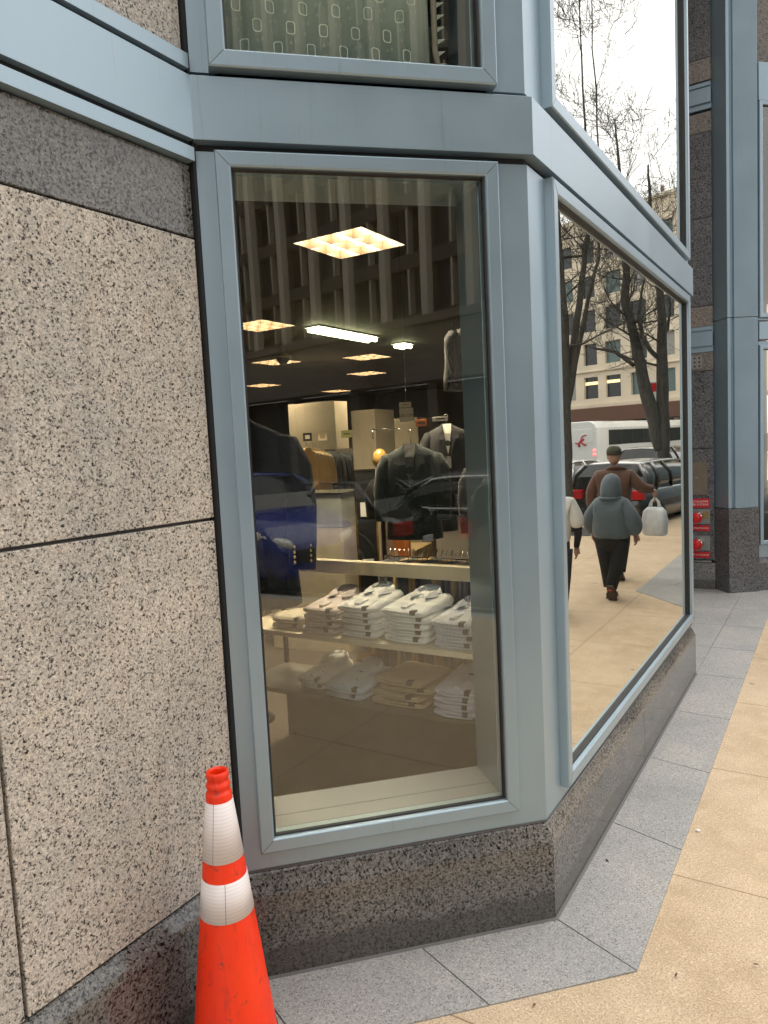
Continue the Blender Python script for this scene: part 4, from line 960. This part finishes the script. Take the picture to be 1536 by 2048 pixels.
for s_ in (-1, 1):
    MB().tube([(s_*.285, .01, 1.04), (s_*.27, .05, .92), (s_*.24, .10, .80)], [.048, .043, .034], 10).build('forearm', M['blackcloth'] if s_ < 0 else M['skin'], t); hand(t, (s_*.24, .105, .79), (0, .3, -1), s_, t)
trousers(t, M['jeans'], (.84, .185, .145), [([(.10, 0, .78), (.10, .05, .46), (.10, .08, .10)], [.12, .095, .075]), ([(-.10, 0, .78), (-.10, -.02, .46), (-.10, -.12, .11)], [.12, .095, .072])])
shoe(t, (.10, .09, .014), 0, M['shoe']); shoe(t, (-.10, -.13, .03), radians(-20), M['shoe'])

# ------------------------------------------------------------ vehicles
M['cglass'] = plain('dark car glass', (.012, .014, .015), .06, coat=0, spec=.8); M['tyre'] = plain('tyre rubber', (.015, .015, .015), .8); M['rim'] = plain('alloy rim', (.5, .5, .5), .3, .9)
M['lens'] = plain('clear headlamp lens', (.85, .87, .86), .12); M['redlens'] = plain('red lamp lens', (.45, .01, .012), .15); M['trim'] = plain('bright window trim', (.82, .84, .84), .12, 1); M['blacktrim'] = plain('black plastic', (.012, .012, .013), .4)
def paint(name, c):
    mt = plain(name, c, .25, var=.05, coat=1.0); return mt
def car(label, cat, loc, rz, body, L=4.6, Wd=1.82, H=1.46, kind='sedan', trim=None, roof=None, group=None):
    t = thing('parked_car', label, cat, loc, rz, group); hw = Wd/2
    van = kind == 'suv'
    belt = .92 if not van else 1.02; hood = .86 if not van else 1.02; deck = .98 if kind == 'sedan' else belt
    # stations along the length: y, top height, half width
    st = [(-L/2, .62, hw*.78), (-L/2+.06, deck-.08, hw*.88), (-L/2+.35, deck, hw*.96), (-L/2+1.0, belt+.02, hw), (0, belt, hw), (L/2-1.45, belt, hw), (L/2-1.0, hood+.03, hw*.98), (L/2-.45, hood-.06, hw*.93), (L/2-.12, hood-.20, hw*.82), (L/2, .50, hw*.68)]
    loops = []
    for y, zt, wd in st:
        loops.append([(-wd*.90, y, .20), (-wd*.98, y, .34), (-wd, y, .56), (-wd*.985, y, max(.57, zt-.14)), (-wd*.93, y, zt-.035), (-wd*.80, y, zt), (-wd*.4, y, zt+.025), (0, y, zt+.032),
                      (wd*.4, y, zt+.025), (wd*.80, y, zt), (wd*.93, y, zt-.035), (wd*.985, y, max(.57, zt-.14)), (wd, y, .56), (wd*.98, y, .34), (wd*.90, y, .20)])
    MB().loft(loops).build('body', body, t, sub=1)
    r0, r1 = (-L/2+.95, L/2-1.95) if kind == 'sedan' else (-L/2+.45, L/2-1.75)
    b0, b1 = (-L/2+.42, L/2-1.05) if kind == 'sedan' else (-L/2+.12, L/2-1.05)
    gw, tw = hw*.90, hw*.66
    def gl(y, z, wd): return [(-wd, y, z), (-wd*.5, y, z+.012), (0, y, z+.018), (wd*.5, y, z+.012), (wd, y, z)]
    n = 9; top = []; 
    def zroof(u): return belt+(H-belt-.01)*(1-(abs(2*u-1)**3.2)*.07)
    gm = MB(); rl = []
    for i in range(n):
        u = i/(n-1); yb = b0+(b1-b0)*u; yt = r0+(r1-r0)*u
        rl.append((yb, yt, zroof(u)))
    gm.loft([[(-gw, yb, belt-.02), (-gw*.97, yb*.6+yt*.4, belt+(zr-belt)*.5), (-tw, yt, zr), (0, yt, zr+.03), (tw, yt, zr), (gw*.97, yb*.6+yt*.4, belt+(zr-belt)*.5), (gw, yb, belt-.02)] for yb, yt, zr in rl], closed=True).build('greenhouse', M['cglass'], t)
    MB().loft([[(-tw*1.04, yt, zr-.02), (-tw*.9, yt, zr+.02), (0, yt, zr+.045), (tw*.9, yt, zr+.02), (tw*1.04, yt, zr-.02), (0, yt, zr-.0)] for yb, yt, zr in rl]).build('roof', roof or body, t)
    for s_ in (-1, 1):
        pl = MB()
        for (yb, yt, wd) in ((b1, r1, .035), (b0, r0, .06), ((b0+b1)/2-.1, (r0+r1)/2-.1, .04)) + (((b0+.75, r0+.55, .05),) if van else ()):
            pl.tube([(s_*gw*1.005, yb, belt-.02), (s_*gw*.985, yb*.6+yt*.4, belt+(H-belt)*.48), (s_*tw*1.02, yt, zroof(0 if yb == b0 else (1 if yb == b1 else .5))-.01)], wd, 6)
        pl.build('pillar', body, t)
        if trim:
            MB().tube([(s_*gw*1.02, b0+.05, belt+.02)]+[(s_*tw*1.09, yt, zr-.05) for yb, yt, zr in rl]+[(s_*gw*1.02, b1-.1, belt+.02), (s_*gw*1.03, 0, belt+.012), (s_*gw*1.02, b0+.05, belt+.02)], .036, 6).build('window_trim', trim, t)
        MB().ell((s_*(hw+.09), b1-.42, belt+.07), (.10, .06, .07), 12, 8).build('mirror', body, t)
        dr = MB(); dr.box(s_*(hw+.004)-.004, s_*(hw+.004)+.004, -.12, -.112, .36, .86).box(s_*(hw+.004)-.004, s_*(hw+.004)+.004, b1-.35, b1-.342, .36, .82); dr.build('door_seam', M['blacktrim'], t)
        for yy in (-L/2+.85, L/2-.92):
            Mx = Matrix.Translation((s_*(hw-.10), yy, .33)) @ Matrix.Rotation(R90, 4, 'Y')
            wl = MB().lathe([(.20, -.11), (.30, -.11), (.33, -.08), (.335, 0), (.33, .08), (.30, .115), (.20, .115)], 28, Mx).build('wheel', M['tyre'], t)
            rm = MB().lathe([(.20, -.10), (.20, .10), (.001, .10), (.001, -.10)], 24, Mx)
            for k in range(10): a = 2*pi*k/10; rm.box(-.02, .02, .05, .205, -.112, .112, Mx @ Matrix.Rotation(a, 4, 'Z'))
            rm.build('rim', M['rim'], wl)
            MB().lathe([(.345, -.02), (.40, -.02), (.40, .118), (.345, .118), (.345, -.02)], 28, Mx).build('wheel_arch', M['blacktrim'], t)
        # lamps
        hl_ = MB().loft([[(s_*hw*x, L/2-y, z+dz) for dz, y, x in ((-.075, .10+k*.0, x0), (-.02, .02+k*0, x0), (.06, .16, x0), (.02, .30, x0))] for k, (x0, z) in enumerate(((.42, .64), (.58, .66), (.74, .69), (.86, .72)))]) if False else MB()
        hl_.loft([[(s_*hw*x0, yy-.02, z-.10), (s_*hw*x0*1.01, yy+.06, z-.03), (s_*hw*x0*1.0, yy+.03, z+.07), (s_*hw*x0*.97, yy-.16, z+.09)] for x0, yy, z in ((.40, L/2-.055, .60 if not van else .66), (.55, L/2-.09, .63 if not van else .69), (.72, L/2-.17, .66 if not van else .73), (.86, L/2-.34, .70 if not van else .78), (.95, L/2-.62, .74 if not van else .83), (.985, L/2-.95, .77 if not van else .87))])
        hl_.build('headlight', M['lens'], t, sub=1)
        MB().box(s_*hw*.74-.17, s_*hw*.74+.17, -L/2-.035, -L/2+.16, .68 if not van else .78, .86 if not van else 1.0).build('tail_light', M['redlens'], t, bevel=.025)
    MB().box(-hw*.40, hw*.40, L/2-.10, L/2-.002, .44, .62).build('grille', M['blacktrim'], t, bevel=.02)
    MB().loft([[(x*hw*.84, L/2-.13+.11*(1-abs(x)**2.2)-dy, z) for x in (-1, -.75, -.4, 0, .4, .75, 1)] for z, dy in ((.18, .03), (.26, 0), (.40, 0), (.44, .03))], closed=False, caps=False).build('bumper', M['blacktrim'] if van else body, t)
    MB().box(-.16, .16, -L/2-.02, -L/2+.02, .52, .62).build('licence_plate', M['white'], t, bevel=.005)
    return t
PB = paint('deep blue car paint', (.010, .028, .26)); PS = paint('dark grey car paint', (.05, .055, .055)); PK = paint('black car paint', (.008, .008, .009)); PW = paint('white car paint', (.74, .75, .75))
g1 = m1(at_z(600, 1198, -.17)); gn = m1(at_z(672, 1195, -.17))
car('deep blue car parked at the kerb nose towards the corner', 'car', (g1.x+1.1, gn.y-2.3, -.17), radians(24), PB, 4.2, 1.7, 1.48, 'suv').scale = (1.14, 1.12, 1.27)
g2 = m1(at_z(858, 1190, -.17))
car('black car with red tail lights passing in the street', 'car', (g1.x+1.0, g2.y+3.25, -.17), 0, PK, 4.6, 1.86, 1.5, 'suv').scale = (1, 1, 1.25)
g3 = m1(at(900, 1000, 12.4))
car('dark grey sedan with bright window trim in the far lane', 'car', (g3.x+.9, g3.y, -.17), pi, PS, 4.8, 1.84, 1.44, 'sedan', M['trim']).scale = (1, 1, 1.2)
g7 = m1(at(560, 1000, 12.6))
car('black sedan in the far lane behind the blue car', 'car', (g7.x+.9, g7.y, -.17), pi, PK, 4.8, 1.84, 1.42, 'sedan').scale = (1, 1, 1.2)
g4 = m2(at(1180, 930, 23.0))
car('white car in the street left of the man in brown', 'car', (g4.x+.9, g4.y+1.0, -.17), radians(8), PW, 4.9, 1.9, 1.5, 'sedan')
g5 = m2(at(1245, 960, 16.8))
car('black car with mirrored sky painted white on its roof, parked along the kerb beside the trees', 'car', (g5.x, g5.y+2.3, -.17), radians(9), PK, 4.9, 2.0, 1.62, 'suv', roof=PW)  # white roof paint stands in for sky mirrored on black
g6 = m2(at(1352, 940, 24.0))
car('black sport utility car parked further down the kerb', 'car', (g6.x+.9, g6.y+2, -.17), radians(6), PK, 4.7, 1.9, 1.8, 'suv')

# coach
M['coachw'] = paint('white coach paint', (.66, .68, .66)); M['coachglass'] = plain('tinted coach glass', (.03, .036, .034), .1)
gb = m2(at(1192, 860, 40.0))
t = thing('coach', 'white coach with red emblem and tail lights waiting in the street', 'coach', (gb.x, gb.y, -.17), radians(11))
CW, CL, CH = 2.5, 14, 3.12
lp = []
for y, k in ((0, .93), (.10, .985), (.3, 1), (CL-.3, 1), (CL-.1, .985), (CL, .93)):
    lp.append([(x*k+CW/2*(1-1), y, z) for x, z in ((0, .38), (0, 2.75), (.10, 3.0), (.35, CH), (CW-.35, CH), (CW-.1, 3.0), (CW, 2.75), (CW, .38))])
MB().loft([[(CW/2+(x-CW/2)*(q if 1 else 1), y, z) for (x, y, z), q in zip(l, [k]*8)] for l, k in zip(lp, (.93, .985, 1, 1, .985, .93))], smooth=False).build('body', M['coachw'], t, bevel=.04)
wn_ = MB().box(-.012, .05, 1.6, CL-.5, 1.75, 2.62).build('side_window', M['coachglass'], t, bevel=.02)
mu = MB()
for k in range(7): mu.box(-.016, .0, 3.2+k*1.55, 3.26+k*1.55, 1.75, 2.62)
mu.build('window_bar', M['gasket'], wn_)
MB().box(.25, CW-.25, -.02, .05, 1.9, 2.72).build('rear_window', M['coachw'], t, bevel=.03)
for x in (.14, CW-.14):
    for z in (1.28, 1.50): MB().lathe([(.001, 0), (.085, .0), (.085, .03), (.06, .05), (.001, .055)], 14, Matrix.Translation((x, -.01, z)) @ Matrix.Rotation(R90, 4, 'X')).build('tail_light', emis('red coach lamp', (1, .05, .05), .5), t)
MB().box(.15, CW-.15, -.06, .02, .42, .75).build('rear_bumper', M['gasket'], t, bevel=.03)
em = MB()
for pts, r in (([(.75, -.03, 2.15), (.95, -.03, 2.05), (1.1, -.03, 1.9), (1.05, -.03, 1.72)], .06), ([(.95, -.03, 2.05), (.80, -.03, 1.86), (.62, -.03, 1.80)], .05), ([(.95, -.03, 2.1), (.85, -.03, 2.32), (.6, -.03, 2.36)], .035), ([(1.1, -.03, 1.9), (1.3, -.03, 1.95)], .04)):
    em.tube(pts, r, 8)
em.build('emblem', plain('red emblem paint', (.45, .03, .05), .5), t)
sc_ = MB(); sc_.tube([(1.55, -.03, 1.78), (1.75, -.03, 2.15), (1.68, -.03, 1.78), (1.85, -.03, 1.9), (1.88, -.03, 1.75), (2.0, -.03, 2.2), (1.98, -.03, 1.76), (2.15, -.03, 2.2), (2.12, -.03, 1.76), (2.3, -.03, 1.88)], .022, 6)
sc_.build('script_lettering', M['ink'], t)
for yy in (2.6, 4.0, CL-2.6):
    for x in (.17, CW-.17):
        wl = MB().lathe([(.26, -.14), (.46, -.14), (.5, -.1), (.5, .1), (.46, .145), (.26, .145)], 24, Matrix.Translation((x, yy, .5)) @ Matrix.Rotation(R90, 4, 'Y')).build('wheel', M['tyre'], t)
        MB().lathe([(.26, -.12), (.26, .12), (.001, .12), (.001, -.12)], 20, Matrix.Translation((x, yy, .5)) @ Matrix.Rotation(R90, 4, 'Y')).build('rim', M['rim'], wl)

# ------------------------------------------------------------ bare trees
def bark():
    mt, nt, b = new_mat('grey brown bark'); p = objc(nt)
    mp = N(nt, 'ShaderNodeMapping'); mp.inputs['Scale'].default_value = (14, 14, 2.5); nt.links.new(p, mp.inputs['Vector'])
    f = noise(nt, mp.outputs[0], 2, 5, .65)
    nt.links.new(ramp(nt, f, [(.3, (.04, .037, .03)), (.7, (.12, .108, .09))]), b.inputs['Base Color']); b.inputs['Roughness'].default_value = .9
    bump(nt, b, f, .6, .03); return mt
M['bark'] = bark()
def twigs(mb, p, d, L, r, lvl, rng):
    pts = [p]; rad = [r]; q = p; dd = d.normalized(); n = 4
    for i in range(n):
        dd = (dd+Vector((rng.gauss(0, .16), rng.gauss(0, .16), rng.gauss(.05, .14)))).normalized(); q = q+dd*(L/n)
        pts.append(q); rad.append(max(.0042, r*(1-.75*(i+1)/n)))
    mb.tube(pts, rad, 4 if lvl < 2 else 5, cap=False)
    if lvl > 0:
        for i in range(1, n+1):
            for _ in range(2 if lvl > 1 else 2):
                nd = (dd*.55+Vector((rng.gauss(0, .6), rng.gauss(0, .6), rng.gauss(.25, .45)))).normalized()
                twigs(mb, pts[i], nd, L*rng.uniform(.42, .62), rad[i]*.6, lvl-1, rng)
def tree(label, mir, stems, seed, lvl=2, group='bare street trees', twig=1.0, ground=None):
    rng = random.Random(seed)
    root = None; tk = MB(); bw = MB(); base = None
    for (D, line, every, lvls, Lt) in stems:
        pts = [mir(at(x, y, D+dd)) for x, y, w_, dd in line]
        rad = [w_*D/FPX/2 for x, y, w_, dd in line]
        if base is None: pts[0].z = 0; base = pts[0].copy()
        P_ = []; Rr = []
        for i in range(len(pts)-1):
            for k in range(3):
                u = k/3; P_.append(pts[i].lerp(pts[i+1], u)+Vector((rng.gauss(0, .012), rng.gauss(0, .012), 0))*(0 if i+k == 0 else 1)); Rr.append(rad[i]*(1-u)+rad[i+1]*u)
        P_.append(pts[-1]); Rr.append(rad[-1])
        tk.tube(P_, Rr, 10)
        m_ = len(P_)
        for i in range(int(m_*.35), m_):
            for _ in range(every):
                d = Vector((rng.gauss(0, 1), rng.gauss(0, 1), rng.gauss(.35, .5)))
                twigs(bw, P_[i], d, Lt*rng.uniform(.6, 1.25), max(.006, Rr[i]*.26), lvls, rng)
    t = thing('bare_tree', label, 'tree', base, 0, group)
    off = Matrix.Translation(-base)
    for mb in (tk, bw): mb.v = [tuple(off @ Vector(v)) for v in mb.v]
    tk.build('trunk', M['bark'], t); bw.build('branches', M['bark'], t)
    return t, base
TA = tree('tall bare tree whose trunk splits low into several upright stems', m2,
     [(16.2, [(1137, 1062, 26, 0), (1134, 960, 22, 0), (1128, 800, 25, 0), (1126, 640, 19, 0), (1120, 520, 16, .1), (1113, 400, 10, .2), (1104, 250, 5, .3), (1098, 60, 3, .4), (1094, -160, 2, .5)], 1, 2, 1.5),
      (16.2, [(1130, 810, 20, 0), (1146, 690, 15, .1), (1163, 570, 13, .2), (1177, 470, 10, .3), (1170, 250, 4.5, .4), (1160, 40, 3, .5), (1154, -150, 2, .6)], 1, 2, 1.5),
      (16.2, [(1137, 790, 14, 0), (1153, 700, 12, -.1), (1176, 600, 9, -.2), (1199, 520, 6, -.3), (1200, 330, 3.5, -.4), (1186, 100, 2.5, -.5), (1182, -60, 2, -.5)], 1, 2, 1.3),
      (16.2, [(1116, 530, 8, 0), (1130, 514, 6, .2), (1160, 512, 5, .3), (1175, 508, 3, .4)], 1, 1, .9)], 3)
TB = tree('bare tree with one leaning and one upright trunk beside the kerb', m2,
     [(19.5, [(1328, 1003, 30, 0), (1326, 900, 26, 0), (1323, 780, 24, 0), (1321, 640, 15, 0), (1316, 560, 12, .1), (1308, 500, 9, .2), (1300, 400, 6, .3), (1296, 330, 4, .4)], 1, 2, 1.6),
      (19.5, [(1318, 900, 22, 0), (1300, 820, 24, 0), (1280, 730, 21, 0), (1264, 650, 19, 0), (1250, 600, 20, .1), (1252, 540, 15, .2), (1243, 420, 9, .3), (1236, 320, 6, .4), (1228, 240, 3, .5)], 1, 2, 1.6),
      (19.5, [(1268, 730, 9, 0), (1252, 718, 9, .2), (1236, 705, 8, .3), (1222, 700, 6, .4), (1190, 697, 5, .5), (1180, 690, 3, .6)], 1, 1, .8),
      (19.5, [(1316, 715, 10, 0), (1300, 700, 9, -.2), (1285, 670, 8, -.3), (1278, 630, 6, -.4), (1290, 560, 4, -.5)], 2, 1, .9),
      (19.5, [(1321, 672, 9, 0), (1332, 660, 7, .2), (1338, 610, 5, .3), (1330, 540, 4, .4)], 2, 1, .9)], 9)
TC = tree('slender bare tree on the far side of the street', m1,
     [(21, [(745, 1010, 9, 0), (746, 940, 8, 0), (748, 870, 6, 0), (752, 800, 4, 0), (758, 740, 3, 0)], 3, 2, 1.5)], 15, group=None)
for (t_, b_), lb in ((TA, 'dark square grate round the split bare tree'), (TB, 'dark square grate round the leaning bare tree')):
    t = thing('tree_grate', lb, 'tree grate', (b_.x, b_.y, 0)); g_ = MB()
    for k in range(13): q = -.6+k*.1; g_.box(q-.03, q+.03, -.65, .65, .002, .012); 
    for q in (-.62, -.2, .2, .62): g_.box(-.65, .65, q-.04, q+.04, .003, .014)
    g_.build('grate_bars', plain('cast iron grate', (.05, .05, .05), .6), t)
    MB().box(-.66, .66, -.66, .66, -.05, .0015).build('tree_pit', plain('dark soil', (.03, .025, .02), .9), t)
# street sign on a pole
p = m2(at(1307, 785, 21.5))
t = thing('parking_sign', 'white parking sign with red bands on a thin pole by the leaning tree', 'sign', (p.x, p.y, 0), radians(-8))
MB().tube([(0, .03, 0), (0, .03, p.z+.4)], .03, 8).build('pole', M['steel'], t)
MB().box(-.16, .16, 0, .012, p.z-.35, p.z+.32).build('sign_plate', M['white'], t, bevel=.01)
MB().box(-.14, .14, -.004, -.001, p.z+.02, p.z+.28).build('red_panel', M['red'], t)

# ------------------------------------------------------------ buildings across the street
def facade(name, label, cat, org, rz, x0, x1, rows, cols, z0, pitch, wfrac, hfrac, wall, glassm, base_mb=None, depth=9, top=1.5, inset=.28, fin=None, finm=None):
    t = thing(name, label, cat, (org.x, org.y, 0), rz); W_ = (x1-x0)/cols; H_ = z0+rows*pitch+top
    wl = MB(); ww = W_*wfrac; wh = pitch*hfrac; py = (W_-ww)/2; zb = (pitch-wh)*.45
    for c in range(cols+1):
        xa = x0+c*W_-py if c else x0; xb = x0+c*W_+py if c < cols else x1
        wl.box(xa, xb, 0, inset+.05, z0, H_)
    for r in range(rows+1):
        za = z0+r*pitch-(pitch-wh-zb) if r else z0; zc = z0+r*pitch+zb if r < rows else H_-.004
        for c in range(cols): wl.box(x0+c*W_+py, x0+(c+1)*W_-py, .003, inset+.05, max(za, z0), zc)
    wl.box(x0, x1, inset+.06, depth, z0, H_-.002)
    wl.box(x0-.1, x1+.1, -.15, .4, H_, H_+.35)
    wl.build('wall', wall, t)
    for r in range(rows):
        for c in range(cols):
            xa, xb = x0+c*W_+py, x0+(c+1)*W_-py; za = z0+r*pitch+zb; zc = za+wh
            g_ = glassm[(r*7+c*3+(r*c) % 5) % len(glassm)] if isinstance(glassm, list) else glassm
            w_ = MB().box(xa, xb, inset, inset+.05, za, zc).build('window', g_, t)
    if fin:
        fm = MB()
        for c in range(cols+1): fm.box(x0+c*W_-fin[0], x0+c*W_+fin[0], -fin[1], -.002, z0, H_)
        fm.build('fin', finm or wall, t)
    return t, H_
M['limestone'] = plain('beige limestone', (.66, .58, .45), .85, var=.12, scale=.4); M['brownstone'] = plain('grey brown stone', (.20, .175, .15), .8, scale=.5)
M['owall'] = plain('taupe precast stone', (.13, .118, .098), .8, scale=.5); M['orib'] = plain('pale stone rib', (.44, .40, .33), .8, scale=.5); M['ospan'] = plain('dark stone spandrel', (.06, .053, .044), .8, scale=.5); M['win3b'] = plain('smoked window glass', (.012, .012, .012), .1)
M['odark'] = plain('bronze spandrel', (.022, .02, .018), .5)
M['win1'] = plain('dark window glass', (.03, .035, .04), .1); M['win2'] = plain('greenish window glass', (.10, .15, .15), .12); M['win3'] = plain('blind behind glass', (.28, .28, .26), .3)
M['winlit'] = emis('lit office window', (1, .68, .25), .3)
o1 = m1(at(700, 860, 46))
RO = radians(-78)
t, _h = facade('office_building', 'taupe office building with rows of deep windows mirrored in the front glass', 'building', o1, RO, -26, 24.4, 9, 16, 9.2, 3.4, .88, .76, M['ospan'], [M['win1'], M['win1'], M['win3b']], fin=(.24, .5), finm=M['orib'], inset=.5)
fm = MB()
for c in range(16): fm.box(-26+(c+.5)*3.15-.07, -26+(c+.5)*3.15+.07, .02, .48, 9.25, 39.5)
fm.build('mullion', M['orib'], t)
MB().box(-26.2, 24.6, -.8, .6, 5.6, 9.15).box(-26.2, 24.6, -1.0, .6, 8.7, 9.19).build('stone_band', M['owall'], t, bevel=.05)
sf = MB().box(-26, 24.4, .6, 1.0, 0, 5.58).build('storefront', M['odark'], t)
pi_ = MB()
for c in range(9): pi_.box(-26+c*6.3-.35, -26+c*6.3+.35, -.2, .6, 0, 5.59)
pi_.build('pier', M['owall'], t)
o2 = m2(at(1262, 860, 60))
RB = radians(19)
t, _h = facade('limestone_building', 'beige limestone building with green tinted windows mirrored in the side glass', 'building', o2, RB, -16, 12, 5, 12, 4.9, 2.85, .62, .64, M['limestone'], [M['win2'], M['win1'], M['win3'], M['win2'], M['win1']], depth=14, top=1.1)
lw_ = 0
for c in kids(t):
    if c.name.startswith('window'):
        pass
MB().box(-16.1, 12.1, -.25, .3, 4.55, 4.88).box(-16.1, 12.1, -.18, .3, 7.6, 7.75).build('stone_course', M['limestone'], t, bevel=.04)
MB().box(-16, 12, -1.3, .3, 3.3, 4.52).build('awning', plain('rust brown awning', (.13, .065, .045), .8), t, bevel=.05)
sf = MB().box(-16, 12, .1, .4, 0, 3.28).build('storefront', M['win1'], t)
pr_ = MB()
for c in range(8): pr_.box(-16+c*4-.25, -16+c*4+.25, -.1, .1, 0, 3.29)
pr_.build('pier', M['limestone'], t)
for k in range(2):
    MB().box(1.0+k*2.3, 2.4+k*2.3, .262, .275, 6.55, 6.8).build('lit_window', M['winlit'], t)
MB().box(-6, -5.7, 2, 2.3, _h, _h+2.5).box(-2, -1.8, 2, 2.2, _h, _h+1.6).build('roof_mast', M['brownstone'], t)
o3 = m2(at(1085, 860, 78))
facade('brown_building', 'grey brown building at the left edge of the side glass', 'building', o3, radians(10), -12, 14, 5, 9, 3.5, 3.0, .6, .6, M['brownstone'], [M['win1'], M['win2']], depth=12)

# small litter on the pavement
rl = random.Random(4)
g = at_z(1396, 1661, .006)
t = tag(MB().ell((0, 0, .006), (.012, .009, .007), 10, 6).build('pebble', M['white']), 'small white pebble on the tan pavement by the grey slabs', 'pebble'); t.location = (g.x, g.y, .0)
for (px, py, lb, c) in ((1352, 1950, 'dark dry leaf scrap on the tan pavement by the slab corner', (.10, .06, .03)), (1512, 1930, 'brown leaf scrap on the tan pavement at the right edge', (.13, .07, .03)), (1215, 1722, 'thin dark twig scrap on the grey slab', (.07, .05, .03)), (1068, 2010, 'brown leaf scrap on the tan pavement at the bottom', (.16, .08, .03))):
    g = at_z(px, py, .008); n_ = 9; vs = []
    for k in range(n_):
        a = 2*pi*k/n_; r_ = rl.uniform(.004, .011); vs.append((r_*cos(a)*1.5, r_*sin(a)*.6, rl.uniform(.0, .007)))
    mb = MB().add(vs+[(0, 0, .009)], [(k, (k+1) % n_, n_) for k in range(n_)]+[tuple(range(n_-1, -1, -1))])
    t = tag(mb.build('leaf', plain('dry leaf', c, .8)), lb, 'leaf'); t.location = (g.x, g.y, .007); t.rotation_euler = (0, 0, rl.uniform(0, 6))
